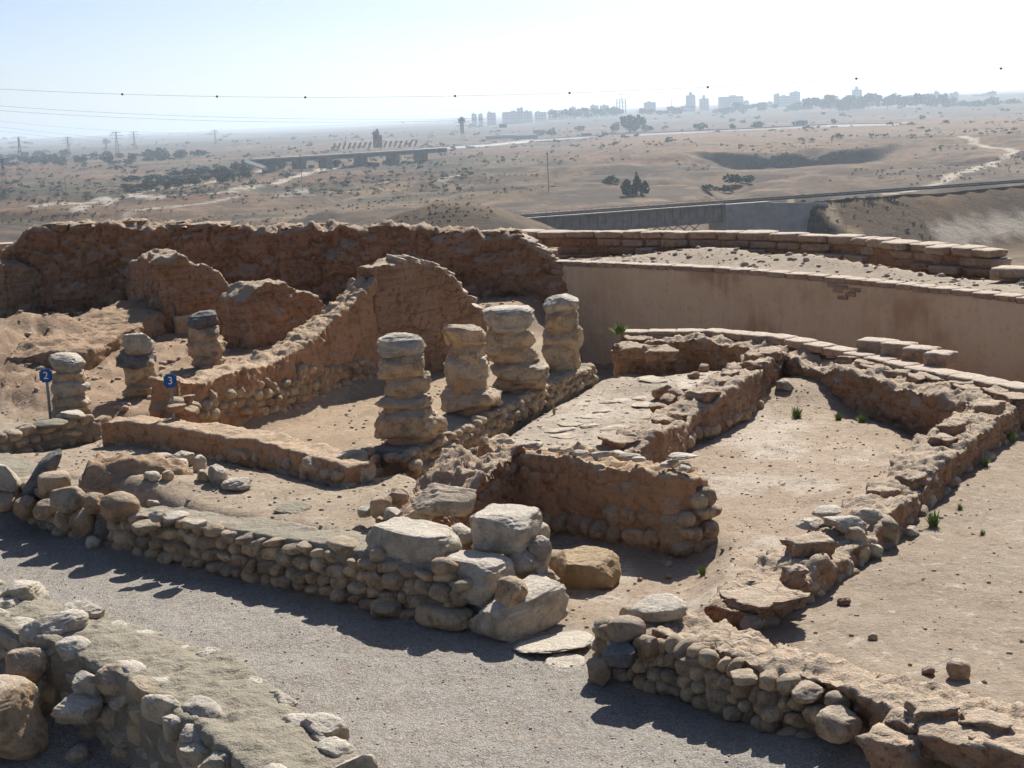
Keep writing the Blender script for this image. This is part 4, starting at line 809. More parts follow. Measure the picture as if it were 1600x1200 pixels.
pillar('slender farthest hall pillar with a thin white cap stone', 879, 577, .72, O3, 4, [(1150, 1408, 390, 560), (1148, 1408, 285, 425), (1152, 1376, 180, 300), (1153, 1380, 90, 190)], [DRUM, DRUM, DRUM, LIME], 44, G4)
O4 = (40, 470); S4 = 4.444
pillar('thick low pillar behind the blue sign with number 2', 113, 648, .80, O4, S4, [(190, 462, 725, 815), (196, 455, 640, 750), (172, 436, 552, 655), (182, 424, 470, 570), (172, 428, 372, 495)], [DRUM, DRUM, LIME, DRUM, LIME], 45, G3)
pillar('middle left pillar with a tilted white cap on a grey stone', 222, 618, .80, O4, S4, [(682, 928, 570, 670), (696, 922, 410, 600), (642, 888, 335, 465), (655, 888, 235, 355)], [MORT, DRUM, GREY, LIME], 46, G3)
pillar('pillar with a dark grey cap stone standing behind the climbing wall', 318, 572, .80, O4, S4, [(1140, 1384, 385, 470), (1132, 1384, 265, 410), (1126, 1354, 180, 300), (1126, 1338, 82, 198)], [DRUM, DRUM, DRUM, GREY], 47, G3)

# ------------------------------------------------------------------ numbered signs
t = NT('sign_blue'); t.b.inputs['Roughness'].default_value = .45; SB = t.done(t.mix(t.ramp(t.noise(t.vec(), 20, 4), .4, .7, 0, .4), (.012, .085, .26), (.03, .13, .32)))
SW = mat_plain('sign_white', (.78, .78, .76), .06, 30, .05, .5); PAINT = mat_plain('grey_metal', (.24, .24, .24), .2, 20, .1, .5)
def sign(txt, u, v, dist, h, label):
    p = atd(u, v, dist); zb = gz(p.x, p.y); e = empty('number_sign', (p.x, p.y, zb), label, 'sign', 'numbered visitor signs')
    bm = bmesh.new(); add_box(bm, (0, 0, 0), (h, .02, h * 1.08)); bmesh.ops.bevel(bm, geom=[e_ for e_ in bm.edges if abs((e_.verts[0].co - e_.verts[1].co).y) > .01], offset=.03, segments=3, affect='EDGES')
    pl = put('plate', bmesh_to('plate', bm, SB), e, p, (0, 0, .12))
    cu = bpy.data.curves.new('digit', 'FONT'); cu.body = txt; cu.size = h * .86; cu.align_x = 'CENTER'; cu.align_y = 'CENTER'; cu.extrude = .002; cu.materials.append(SW)
    tmp = bpy.data.objects.new('tmp', cu); COL.objects.link(tmp); dme = bpy.data.meshes.new_from_object(tmp.evaluated_get(bpy.context.evaluated_depsgraph_get())); bpy.data.objects.remove(tmp)
    o = bpy.data.objects.new('digit', dme); COL.objects.link(o); o.parent = pl; o.rotation_euler = (R(90), 0, 0); o.location = (0, -.0135, 0)
    bm = bmesh.new(); add_bar(bm, (p.x, p.y + .03, zb - .1), (p.x, p.y + .03, p.z + h * .3), .045, 8); put('post', bmesh_to('post', bm, PAINT), e, (0, 0, 0))
sign('2', 71.5, 587, 22.8, .185, 'blue number 2 sign on a post beside the thick left pillar')
sign('3', 266, 595, 21.95, .185, 'blue number 3 sign at the broken end of the climbing wall')

# ------------------------------------------------------------------ loose stones and slabs
def loose(u, v, w, h, mat, label, seed, grp=None, name='loose_stone', power=.8, rz=None, flat=None, sink=.18, dd=.85):
    """(u, v) is the foot of the stone in the survey photo, w and h its size in photo pixels"""
    z = 0.4
    for _ in range(12): p = at(u, v, z); z = gz(p.x, p.y)
    m = proj(p.x, p.y, p.z)[2] / F_PX; W_, H_ = w * m, h * m * .97
    me = rock_mesh(name, 5 if w > 40 else 4, seed, power, 6, (.66, .95), .12, .07, .03, mat, flat)
    o = put(name, me, None, (p.x, p.y + W_ * .25, z + H_ * (.5 - sink)), (random.uniform(-.15, .15), random.uniform(-.15, .15), seed * .7 if rz is None else rz), (W_ / 2, W_ * dd / 2, H_ / 2))
    return tag(o, label, 'stone', grp)
loose(918, 918, 118, 74, YELL, 'big flat-topped yellow boulder lying in the doorway', 501, power=.6, rz=.15, flat=.55, dd=.9)
loose(146, 858, 28, 24, LIME, 'single round pale stone at the foot of the street wall', 502)
loose(1500, 1062, 38, 38, DRUM, 'round brown stone lying alone on the right yard', 503)
loose(1178, 985, 46, 30, LIME, 'pale half-buried stone at the front end of the stepped wall', 504)
loose(1130, 912 + 70, 0.1, 0.1, LIME, '', 505) if False else None
loose(1228, 604, 32, 20, LIME, 'tilted whitish stone on the dusty floor of the right room', 506)
loose(1352, 610, 36, 26, DRUM, 'rounded tan boulder in the shade at the back of right room', 507)
loose(1322, 418, 15, 16, LIME, 'white stone on the rubble between the back right walls', 508)
loose(1358, 424, 26, 22, MUDR, 'square red-brown brick standing on the rubble fill', 509, name='loose_brick', power=.4)
loose(1286, 405, 10, 12, LIME, 'small pale stone on rubble behind the plaster wall, left of white one', 510)
loose(1296, 421, 10, 10, LIME, 'small pale stone on rubble just above the plaster wall coping', 511)
loose(1395, 372 + 48, .1, .1, LIME, '', 512) if False else None
grp = 'white rubble stones heaped on the terrace'
for k, (u, v, w, h, lb) in enumerate(((340, 756, 32, 38, 'tall egg-shaped white stone at the right of the terrace heap'), (313, 738, 26, 34, 'pale pointed stone leaning behind the egg-shaped one'), (370, 766, 52, 22, 'broad white slab at the right foot of the terrace heap'), (278, 738, 36, 24, 'oval cream stone in the middle of the terrace heap'), (284, 728, 44, 28, 'pale upper stone crowning the terrace heap'), (243, 736, 30, 26, 'rounded tan stone at the left of the terrace heap'), (248, 722, 40, 16, 'flat pale stone at the back of the terrace heap'), (262, 750, 22, 20, 'small brown-grey stone in front of the oval cream one'), (236, 752, 30, 18, 'flat cream stone at the lower left of the heap'), (318, 752, 26, 22, 'brownish stone between the oval and egg-shaped stones'), (240, 776, 26, 16, 'angular white stone lying before the earth heap'), (310, 782, 30, 12, 'flat white stone on the mortar top near the heap'), (176, 768, 40, 22, 'brown stone fallen at the foot of the earth heap'), (145, 762, 28, 26, 'grey stone beside the cut face of the earth heap'))):
    loose(u, v, w, h, LIME if k not in (5, 7, 9, 12, 13) else DRUM, lb, 520 + k, grp)
for k, (u, v, w, h, m_, lb) in enumerate(((455, 800, 52, 10, CAPM, 'thin round pale slab lying flat on the terrace'), (865, 1015, 130, 10, LIME, 'cracked white threshold slab on the street by the corner'), (920, 1008, 46, 9, LIME, 'thin white slab beside the rubble wall corner'), (885, 1040, 60, 8, LIME, 'low white slab sunk in the street gravel'))):
    loose(u, v, w, h, m_, lb, 560 + k, sink=.3, dd=1.1, name='stone_slab', flat=.6)
loose(0, 1212, 130, 130, DRUM, 'huge brown boulder at the lower left corner', 571, power=.5, dd=1.0, sink=.05)
loose(90, 1208, 60, 56, YELL, 'yellowish boulder beside the huge one at lower left', 572)
loose(120, 1216, 46, 28, LIME, 'pale stone at the bottom edge of the sunken corner', 573)
loose(230, 1222, 90, 36, LIME, 'broad pale stone at the bottom edge below the mortared wall', 574)
loose(195, 1200, 46, 30, DRUM, 'tan stone in the sunken corner beside the broad pale one', 575)
for k, (u, v, w, lb) in enumerate(((1000, 908, 9, 'small reddish stone on the porch floor nearest the boulder'), (1045, 885, 14, 'grey stone on the shaded porch floor'), (1045, 905, 11, 'brown pebble on the porch floor below the grey stone'), (1365, 1000, 16, 'small dark stone on the right yard behind the near wall'), (1320, 946, 22, 'brown clod at the right foot of the stepped wall'), (1100, 580, 22, 'fallen brown brick lump in the hall behind the middle wall'), (1120, 565, 24, 'fallen grey lump in the corner of the hall'), (1085, 592, 20, 'reddish fallen lump on the hall rubble'), (1425, 838, 26, 'flat pale stone at the foot of the stepped wall'), (1452, 1055, 24, 'reddish clod left of the round stone on the yard'))):
    loose(u, v, w, w * .75, MUDR if k in (0, 2, 4, 5, 7, 9) else DRUM if k != 8 else LIME, lb, 580 + k)

hp_ = at(185, 745, .72); eh = empty('earth_heap', (hp_.x, hp_.y, .6), 'mound of brown earth with a cut face on the terrace', 'mound')
bm = bmesh.new(); bmesh.ops.create_icosphere(bm, subdivisions=5, radius=1, matrix=Matrix.Translation((hp_.x, hp_.y + .15, .56)) @ Matrix.Diagonal((.80, .55, .36, 1)))
me = bmesh_to('earth', bm, EARTH, True); c_ = co_get(me); n_ = no_get(me); c_ += n_ * (.22 * fbm(c_ * 2.4, 4, 3) + .09 * fbm(c_ * 8, 4, 5) + .02 * fbm(c_ * 22, 2, 6))[:, None]; c_[:, 0] = np.maximum(c_[:, 0], hp_.x - .42 + .08 * fbm(c_ * 4, 3, 7)); co_set(me, c_); put('earth', me, eh, (0, 0, 0))
r_ = random.Random(12)
for k in range(34):
    f, g = r_.random(), r_.uniform(.12, .88); q = (Vector(W9C) + Vector((-.6, 1.2))).lerp(Vector(W7L[0]) + Vector((.1, -1.6)), f) + Vector((1, -.42)) * (g * 2.3)
    put('flagstone', FLAGS[k % 8], ground, (q.x, q.y, gz(q.x, q.y) + .004), (r_.uniform(-.04, .04), r_.uniform(-.04, .04), r_.uniform(0, 6)), (r_.uniform(.10, .3), r_.uniform(.10, .22), .024))
# ------------------------------------------------------------------ small pebbles and flakes (uncountable)
def scatter(name, label, n, regionfun, size, mat, seed, flat=.6):
    r = np.random.default_rng(seed); bm = bmesh.new(); bmesh.ops.create_icosphere(bm, subdivisions=1, radius=1); bv = np.array([v.co[:] for v in bm.verts]); bf = np.array([[v.index for v in f.verts] for f in bm.faces]); bm.free()
    x, y = regionfun(r, n); n = len(x); z = ground_z(x, y); s = size[0] * (size[1] / size[0]) ** (r.random(n) ** 2.2)
    a = r.random(n) * 6.28; j = 1 + .35 * (r.random((n, len(bv), 3)) - .5) * 2
    v = bv[None] * j * s[:, None, None] * np.stack([np.ones(n), .6 + .5 * r.random(n), flat * (.6 + .6 * r.random(n))], 1)[:, None, :]
    vx = v[..., 0] * np.cos(a)[:, None] - v[..., 1] * np.sin(a)[:, None]; vy = v[..., 0] * np.sin(a)[:, None] + v[..., 1] * np.cos(a)[:, None]
    V = np.stack([vx + x[:, None], vy + y[:, None], v[..., 2] + (z + s * flat * .25)[:, None]], -1).reshape(-1, 3); Fc = (bf[None] + (np.arange(n) * len(bv))[:, None, None]).reshape(-1, 3)
    me = bpy.data.meshes.new(name); me.vertices.add(len(V)); me.vertices.foreach_set('co', V.astype(np.float32).ravel()); me.loops.add(len(Fc) * 3); me.loops.foreach_set('vertex_index', Fc.astype(np.int32).ravel())
    me.polygons.add(len(Fc)); me.polygons.foreach_set('loop_start', np.arange(0, len(Fc) * 3, 3, dtype=np.int32)); me.polygons.foreach_set('loop_total', np.full(len(Fc), 3, np.int32)); me.update(calc_edges=True); me.materials.append(mat)
    return tag(put(name, me), label, 'pebbles', kind='stuff')
def inpoly(poly, w=0):
    px_ = [q[0] for q in poly]; py_ = [q[1] for q in poly]
    def f(r, n):
        x = r.uniform(min(px_), max(px_), n * 3); y = r.uniform(min(py_), max(py_), n * 3); m = sd_poly(x, y, poly) > w; return x[m][:n], y[m][:n]
    return f
PEB = mat_plain('pebble', (.42, .36, .29), .5, 60, .2); PEBD = mat_plain('clod', (.46, .36, .265), .45, 40, .3)
streetP = FRONT + [(0.25, 14.9), (0.75, 13.9), (0.6, 13.2), (1.92, 11.6), (5, 8), (6, 5), (-6, 6), (-9, 14), (-11, 20)]
scatter('pebbles', 'grey gravel grains strewn over the street', 6000, inpoly(streetP), (.006, .018), PEB, 1)
scatter('pebbles', 'small stones and crumbs on the floor of the right room', 1800, inpoly(REG[1][0]), (.006, .030), PEBD, 2)
scatter('pebbles', 'stones and clods strewn over the right yard', 2600, inpoly(REG[0][0]), (.006, .032), PEBD, 3)
scatter('pebbles', 'rubble stones lying between the back right walls', 1200, inpoly(REG[8][0]), (.02, .11), PEB, 4)
scatter('pebbles', 'flat stone chips on the floor of the pillared hall', 700, inpoly(REG[3][0]), (.012, .05), FLAG, 5, .3)
scatter('pebbles', 'clods and crumbs on the left bank', 2500, inpoly(REG[6][0]), (.012, .10), PEBD, 6)
scatter('pebbles', 'crumbs and chips on the terrace', 1400, inpoly(REG[5][0]), (.008, .035), PEB, 7)
scatter('pebbles', 'crumbs in the left aisle', 500, inpoly(REG[4][0]), (.010, .05), PEB, 8)

# ------------------------------------------------------------------ weeds
LEAF = mat_plain('weed_green', (.20, .27, .085), .35, 30, .1); LEAFD = mat_plain('shrub_green', (.07, .11, .045), .3, .15, .1); LEAFG = mat_plain('tree_green', (.055, .085, .04), .35, .1, .1); DRYG = mat_plain('dry_grass', (.42, .33, .16), .3, 30, .1)
def tuft_mesh(seed, n=90):
    r = random.Random(seed); V, Fc = [], []
    for _ in range(n):
        a = r.uniform(0, 6.28); l = r.uniform(.5, 1.0); th = r.uniform(.15, 1.25); w = r.uniform(.03, .07); bx, by = r.uniform(-.25, .25), r.uniform(-.25, .25); i = len(V)
        dx, dy = math.cos(a), math.sin(a); px, py = -dy * w, dx * w
        for t_, ww in ((0, .6), (.55, 1), (1, 0.05)):
            rr = l * math.sin(th) * t_ ** 1.4; zz = l * math.cos(th) * t_ + .1 * t_; V += [(bx + dx * rr + px * ww, by + dy * rr + py * ww, zz), (bx + dx * rr - px * ww, by + dy * rr - py * ww, zz)]
        Fc += [(i, i + 1, i + 3, i + 2), (i + 2, i + 3, i + 5, i + 4)]
    return mesh('weed', V, Fc, LEAF, False)
TUFT = [tuft_mesh(k) for k in range(4)]
for k, (u, v, w, h, lb, z) in enumerate(((968, 522, 34, 20, 'bright green weed on the wall top beside the farthest pillar', .92), (1168, 640, 28, 26, 'green weed at the foot of the middle wall', None), (1245, 652, 28, 18, 'round green weed in the right room nearest the middle wall', None), (1310, 656, 20, 14, 'pale green weed in the right room between two others', None), (1346, 660, 24, 16, 'green weed in the right room farthest to the right', None), (1458, 822, 34, 28, 'spiky green weed at the outer foot of the stepped wall', None), (1540, 728, 22, 20, 'weed in the shade at the outer foot of the wall, farther up', None), (1098, 898, 22, 16, 'tiny green weed at the edge of the porch shade', None), (1535, 835, 14, 10, 'tiny weed alone on the right yard', None), (1580, 690, 24, 22, 'weed at the right edge beside the stepped wall', None), (1500, 795, 14, 10, 'thin weed between the two larger ones along the wall', None), (206 + 44, 590, 14, 8, 'yellow-green weed behind the middle left pillar', None), (866, 648, 8, 20, 'dry straw tuft on the floor of the pillared hall', None))):
    zz = z if z else .4
    for _ in range(10):
        p = at(u, v, zz)
        if z: break
        zz = gz(p.x, p.y)
    m = proj(p.x, p.y, p.z)[2] / F_PX; me = TUFT[k % 4]
    if 'dry' in lb: me = me.copy(); me.materials.clear(); me.materials.append(DRYG)
    tag(put('weed', me, None, (p.x, p.y, zz - .01), (0, 0, k * 1.3), (w * m * .62, w * m * .62, h * m * 1.1)), lb, 'weed', 'weeds among the ruins')

# ------------------------------------------------------------------ the plain: helper that finds where a surveyed sight line meets the land
_ts = np.exp(np.linspace(math.log(70), math.log(30000), 700))
def hit(u, v):
    d = at(u, v + 0.0, EYE - 1.0); dx, dy, dz = d.x, d.y, -1.0
    if proj(dx, dy, EYE - 1)[2] <= 0 or dy <= 0: return atd(u, v, 5000)
    zc = zcols(math.atan2(dx, dy)); g = math.hypot(dx, dy); m = (zc > EYE - rad / g) & (rad > 80)
    i = int(np.argmax(m)) if m.any() else len(rad) - 1
    return Vector((dx / g * rad[i], dy / g * rad[i], float(zc[i])))
def pxm(p): return proj(p.x, p.y, p.z)[2] / F_PX                # metres per photo pixel at p
CONC = mat_plain('concrete', (.40, .37, .33), .18, .4, .2, .85, .05); STEEL = mat_plain('bridge_steel', (.30, .275, .235), .2, .6, .1, .7); DARK = mat_plain('dark_ballast', (.09, .10, .10), .3, 1.2, .3)
WHITEP = mat_plain('white_wall', (.62, .60, .57), .08, .1, .05, .8); ASPH = mat_plain('road_asphalt', (.34, .33, .32), .12, .2, .0, .28); ASPH.node_tree.nodes['Principled BSDF'].inputs['Specular IOR Level'].default_value = .5; GALV = mat_plain('galvanised_rail', (.72, .72, .72), .05, .5, .05, .35)
REDB = mat_plain('red_brick_far', (.26, .12, .08), .15, .3, .1); GLASS = mat_plain('dark_glass', (.05, .06, .07), .2, .5, .0, .2); RUBBER = mat_plain('tyre', (.03, .03, .03), .1, 2, .0); WOOD = mat_plain('weathered_pole', (.16, .12, .09), .2, 2, .1); LATT = mat_plain('pylon_steel', (.20, .20, .20), .1, 1, .0, .6)
CARW = mat_plain('white_paint', (.7, .7, .7), .03, 1, .0, .35); CARD = mat_plain('dark_paint', (.05, .07, .08), .1, 1, .0, .35)

# railway bridge and line
ra, rb = rail_line(0), rail_line(1); rd = (rb - ra).normalized(); rn = Vector((-rd.y, rd.x)); RZ = -15.0
MR = Matrix.Translation((ra.x, ra.y, RZ)) @ Matrix.Rotation(math.atan2(rd.y, rd.x), 4, 'Z')
br = empty('railway_bridge', MR.translation, 'concrete and steel railway bridge crossing the dry river behind the ruins', 'bridge')
def rb_part(name, mat, fn, parent=br):
    bm = bmesh.new(); fn(bm); bmesh.ops.transform(bm, matrix=MR, verts=bm.verts); me = bmesh_to(name, bm, mat); return put(name, me, parent, (0, 0, 0))
gd = rb_part('girder', STEEL, lambda bm: (add_box(bm, (13, -2.3, -2.2), (52, .3, 3.4)), add_box(bm, (13, -2.3, -3.95), (52, .9, .16)), add_box(bm, (13, -2.3, -.42), (52, .9, .16))))
for k in range(27): rb_part('stiffener', STEEL, lambda bm: add_box(bm, (-12 + k * 1.95, -2.56, -2.2), (.16, .22, 3.3)), gd)
g2 = rb_part('girder', STEEL, lambda bm: add_box(bm, (13, 2.3, -2.2), (52, .3, 3.4)))
rb_part('deck', CONC, lambda bm: add_box(bm, (13, 0, -.22), (52.4, 6.6, .24)))
rb_part('pier', CONC, lambda bm: (add_box(bm, (2, 0, -9), (1.8, 5.2, 10)), add_box(bm, (2, 0, -4.4), (2.6, 6, .8))))
for k in range(8): rb_part('brace', STEEL, lambda bm: (add_bar(bm, (14 + k * 2.6, 0, -4.2), (16.6 + k * 2.6, 0, -6.0), .22), add_bar(bm, (14 + k * 2.6, 0, -6.0), (16.6 + k * 2.6, 0, -4.2), .22)))
rb_part('brace_chord', STEEL, lambda bm: add_box(bm, (25, 0, -6.1), (22, .5, .25)))
def abut(bm):
    add_box(bm, (44.5, -.2, -7), (11, 7.4, 13.6))
    v = [bm.verts.new(c_) for c_ in ((50, -3.9, -.5), (50, -3.9, -16), (66, -6.5, -16), (64.5, -4.2, -1.4), (50, -3.2, -.5), (50, -3.2, -16), (66, -5.8, -16), (64.5, -3.5, -1.4))]
    for f in ((0, 1, 2, 3), (7, 6, 5, 4), (0, 3, 7, 4), (3, 2, 6, 7), (1, 0, 4, 5), (2, 1, 5, 6)): bm.faces.new([v[i] for i in f])
    bmesh.ops.recalc_face_normals(bm, faces=bm.faces)
rb_part('abutment', CONC, abut)
hr = rb_part('handrail', STEEL, lambda bm: (add_box(bm, (13, -3.2, 1.0), (52, .07, .07)), add_box(bm, (13, -3.2, .5), (52, .05, .05))))
for k in range(36): rb_part('post', STEEL, lambda bm: add_box(bm, (-12.5 + k * 1.45, -3.2, .45), (.08, .08, 1.1)), hr)
tr = tag(rb_part('railway_track', DARK, lambda bm: (add_box(bm, (70, 0, -.02), (170, 3.4, .36)), add_box(bm, (70, -.75, .26), (170, .1, .2)), add_box(bm, (70, .75, .26), (170, .1, .2)), [add_box(bm, (-14 + k * 1.3, 0, .19), (.4, 2.6, .1)) for k in range(130)] and None), None), 'dark railway track running over the bridge and along its embankment', 'railway', kind='structure')
tr['kind'] = 'structure'

# highway with crash barrier
HW = [hit(u, v) for u, v in ((640, 236), (700, 233), (760, 228), (830, 222), (900, 217), (1000, 212), (1100, 207), (1200, 202), (1300, 198), (1430, 195))]
def ribbon(name, pts, w, mat, zup, label, cat, kind=None, thick=.0, side=0.0, drop=0.0):
    V, Fc = [], []; P_ = []
    for a, b_ in zip(pts, pts[1:]):
        for k in range(12): P_.append(a.lerp(b_, k / 12))
    zz = np.convolve(np.pad(np.array([q.z for q in P_]), 12, mode='edge'), np.ones(25) / 25, mode='valid')
    for i, q in enumerate(P_):
        d = (P_[min(i + 1, len(P_) - 1)] - P_[max(i - 1, 0)]); d.z = 0; d.normalize(); n_ = Vector((-d.y, d.x, 0)); c_ = q + n_ * side; c_.z = zz[i] + zup
        l, r_ = c_ + n_ * w / 2, c_ - n_ * w / 2 - Vector((0, 0, drop)); h_ = Vector((0, 0, thick)); V += [l, r_, r_ - h_, l - h_]
    for i in range(len(P_) - 1):
        for j in range(4): Fc.append((i * 4 + j, i * 4 + (j + 1) % 4, i * 4 + 4 + (j + 1) % 4, i * 4 + 4 + j))
    Fc += [(3, 2, 1, 0), tuple(len(V) - 4 + j for j in range(4))]
    return tag(put(name, mesh(name, V, Fc, mat, False)), label, cat, kind=kind), P_, zz
hwy, HP, HZ = ribbon('highway', HW, 14, ASPH, 2.2, 'grey highway crossing the plain below the town', 'road', 'structure', .3)
PALEG = mat_plain('pale_strip', (.42, .41, .385), .08, .2, .1)
ribbon('sun_catch_strip', HW, 7, PALEG, 2.0, 'pale strip added below the highway, tilted to catch the sun', 'road', 'structure', 2.5, -10.5, 2.4)  # added strip, tilted to catch the sun and read as a bright line
ribbon('crash_barrier', HW, .4, GALV, 2.9, 'long pale crash barrier shining along the highway', 'barrier', None, .7, -6.6)
def on_road(u): i = min(range(len(HP)), key=lambda i: abs(proj(HP[i].x, HP[i].y, HZ[i] + 2)[0] - u)); d = HP[min(i + 1, len(HP) - 1)] - HP[max(i - 1, 0)]; return Vector((HP[i].x, HP[i].y, HZ[i] + 2.2)), math.atan2(d.y, d.x)
def vehicle(name, label, cat, u, L, W_, H_, mat, box=False):
    p, a = on_road(u); e = empty(name, p, label, cat, 'traffic on the highway'); e.rotation_euler = (0, 0, a)
    def part(nm, m_, fn, par=e):
        bm = bmesh.new(); fn(bm); o = bpy.data.objects.new(nm, bmesh_to(nm, bm, m_)); COL.objects.link(o); o.parent = par; return o
    if box: part('body', mat, lambda bm: (add_box(bm, (0, 0, H_ * .55), (L, W_, H_ * .8)), add_box(bm, (L * .47, 0, H_ * .4), (L * .1, W_ * .96, H_ * .5)))); part('window', GLASS, lambda bm: (add_box(bm, (0, 0, H_ * .72), (L * .9, W_ * 1.01, H_ * .22)), ))
    else: part('body', mat, lambda bm: (add_box(bm, (0, 0, H_ * .45), (L, W_, H_ * .4)), add_box(bm, (-L * .04, 0, H_ * .8), (L * .5, W_ * .85, H_ * .38)))); part('window', GLASS, lambda bm: add_box(bm, (-L * .04, 0, H_ * .8), (L * .46, W_ * .87, H_ * .24)))
    for sx in (-.32, .32):
        for sy in (-.5, .5): part('wheel', RUBBER, lambda bm: bmesh.ops.create_cone(bm, cap_ends=True, segments=14, radius1=H_ * .2, radius2=H_ * .2, depth=.3, matrix=Matrix.Translation((L * sx, W_ * sy, H_ * .17)) @ Matrix.Rotation(R(90), 4, 'X')))
vehicle('bus', 'long dark bus driving along the highway barrier', 'bus', 915, 15, 2.6, 4.0, CARD, True)
vehicle('truck', 'grey box truck on the highway at the right', 'truck', 1252, 12, 2.6, 4.6, ASPH, True)
vehicle('car', 'small dark car on the highway left of the truck', 'car', 1208, 4.6, 1.9, 1.9, CARD)
vehicle('car', 'white car on the highway between bus and truck', 'car', 1100, 4.6, 1.9, 1.9, CARW)
vehicle('car', 'dark car on the highway not far right of the bus', 'car', 1065, 4.6, 1.9, 1.9, CARD)
vehicle('car', 'white car on the highway right of the truck', 'car', 1330, 4.6, 1.9, 1.9, CARW)

# highway bridge in the distance
def bar_thing(name, label, cat, loc): return empty(name, loc, label, cat)
hp0, hp1 = atd(385, 251, 1080), atd(690, 233, 1240); hb = bar_thing('road_bridge', 'long low concrete road bridge on piers across the river bed', 'bridge', hp0)
def wpart(parent, name, mat, fn): bm = bmesh.new(); fn(bm); return put(name, bmesh_to(name, bm, mat), parent, (0, 0, 0))
hd = hp1 - hp0; ha = math.atan2(hd.y, hd.x); hl = hd.length
def sl(bm, zoff, th, wd):
    q = hd.to_track_quat('X', 'Z').to_matrix().to_4x4(); bmesh.ops.create_cube(bm, size=1, matrix=Matrix.Translation((hp0 + hp1) / 2 + Vector((0, 0, zoff))) @ q @ Matrix.Diagonal((hl, wd, th, 1)))
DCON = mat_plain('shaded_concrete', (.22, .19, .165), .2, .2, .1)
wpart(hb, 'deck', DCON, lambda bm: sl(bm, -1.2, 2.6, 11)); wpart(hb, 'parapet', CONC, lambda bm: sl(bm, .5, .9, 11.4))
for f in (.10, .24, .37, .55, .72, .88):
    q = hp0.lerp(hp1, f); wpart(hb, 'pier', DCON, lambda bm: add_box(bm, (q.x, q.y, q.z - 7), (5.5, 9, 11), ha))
a0 = atd(384, 250, 1070); a1 = atd(416, 261, 1000)
wpart(hb, 'wing_wall', WHITEP, lambda bm: add_bar(bm, a0 + Vector((0, 0, -1)), a1 + Vector((0, 0, -1)), 3.2, 4))

# brick monument tower with its row of leaning slabs
mt = atd(590, 227, 1650); mo = empty('monument_tower', mt, 'square red-brown tower rising behind the road bridge', 'tower'); mm = pxm(mt)
wpart(mo, 'shaft', REDB, lambda bm: (add_box(bm, (mt.x - 1, mt.y, mt.z + 6), (6.5, 6.5, 17)), add_box(bm, (mt.x + 3, mt.y, mt.z + 4), (4, 5, 13)), add_box(bm, (mt.x + .5, mt.y, mt.z + 15.4), (2.2, 3, 3))))
wpart(mo, 'opening', GLASS, lambda bm: add_box(bm, (mt.x - 1, mt.y - 3.3, mt.z + 9), (2, .3, 4)))
ro = empty('slab_row', atd(585, 230, 1640), 'row of leaning dark slabs below the red-brown tower', 'monument')
for k in range(17):
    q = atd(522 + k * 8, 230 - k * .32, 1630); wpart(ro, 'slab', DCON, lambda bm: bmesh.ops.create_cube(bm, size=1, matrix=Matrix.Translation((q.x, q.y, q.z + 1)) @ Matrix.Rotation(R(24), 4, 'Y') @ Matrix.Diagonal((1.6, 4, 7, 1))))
wt = atd(722, 202, 2600); wo = empty('water_tower', wt, 'broad-headed brown water tower left of the town', 'tower')
wpart(wo, 'tank', REDB, lambda bm: (add_box(bm, (wt.x, wt.y, wt.z + 14), (11, 9, 7)), add_box(bm, (wt.x, wt.y, wt.z + 19), (6, 5, 3)))); wpart(wo, 'stem', DCON, lambda bm: add_box(bm, (wt.x, wt.y, wt.z + 4), (6.5, 6, 22)))

# town skyline
CITY = [mat_plain('town_wall_%d' % i, c_, .08, .05, .0, .85) for i, c_ in enumerate(((.50, .48, .45), (.42, .39, .36), (.34, .29, .26), (.24, .18, .16)))]
WIN = mat_plain('town_window', (.10, .11, .12), .1, .1, .0, .3)
lab_used = {}
def building(u, vt, vb, wpx, m_, label, dist=4300, steps=None, floors=True):
    q = atd(u, vb, dist); m = pxm(q); h = (vb - vt) * m; w = wpx * m; dp = min(max(w * .7, 12), 22); e = empty('apartment_block', q, label, 'building', 'blocks of the town skyline')
    wpart(e, 'wall', CITY[m_], lambda bm: add_box(bm, (q.x, q.y + dp / 2, q.z + h / 2 - 12), (w, dp, h + 24)))
    r_ = random.Random(int(u)); wpart(e, 'roof_house', CITY[m_], lambda bm: [add_box(bm, (q.x + (r_.random() - .5) * w * .5, q.y + dp / 2, q.z + h + 1.6), (w * .28, dp * .5, 3.4))])
    if floors:
        nfl = max(2, int(h / 6)); ncol = max(2, int(w / 7))
        for i in range(nfl):
            wpart(e, 'window_band', WIN, lambda bm: [add_box(bm, (q.x - w / 2 + (j + .5) * w / ncol, q.y - .05, q.z + (i + .55) * h / nfl), (w / ncol * .55, .3, h / nfl * .42)) for j in range(ncol)])
    if steps:
        for (du, vt2, w2) in steps: h2 = (vb - vt2) * m; wpart(e, 'tower', CITY[m_], lambda bm: add_box(bm, (q.x + du * m, q.y + dp * .6, q.z + h2 / 2), (w2 * m, dp * .6, h2)))
    return e
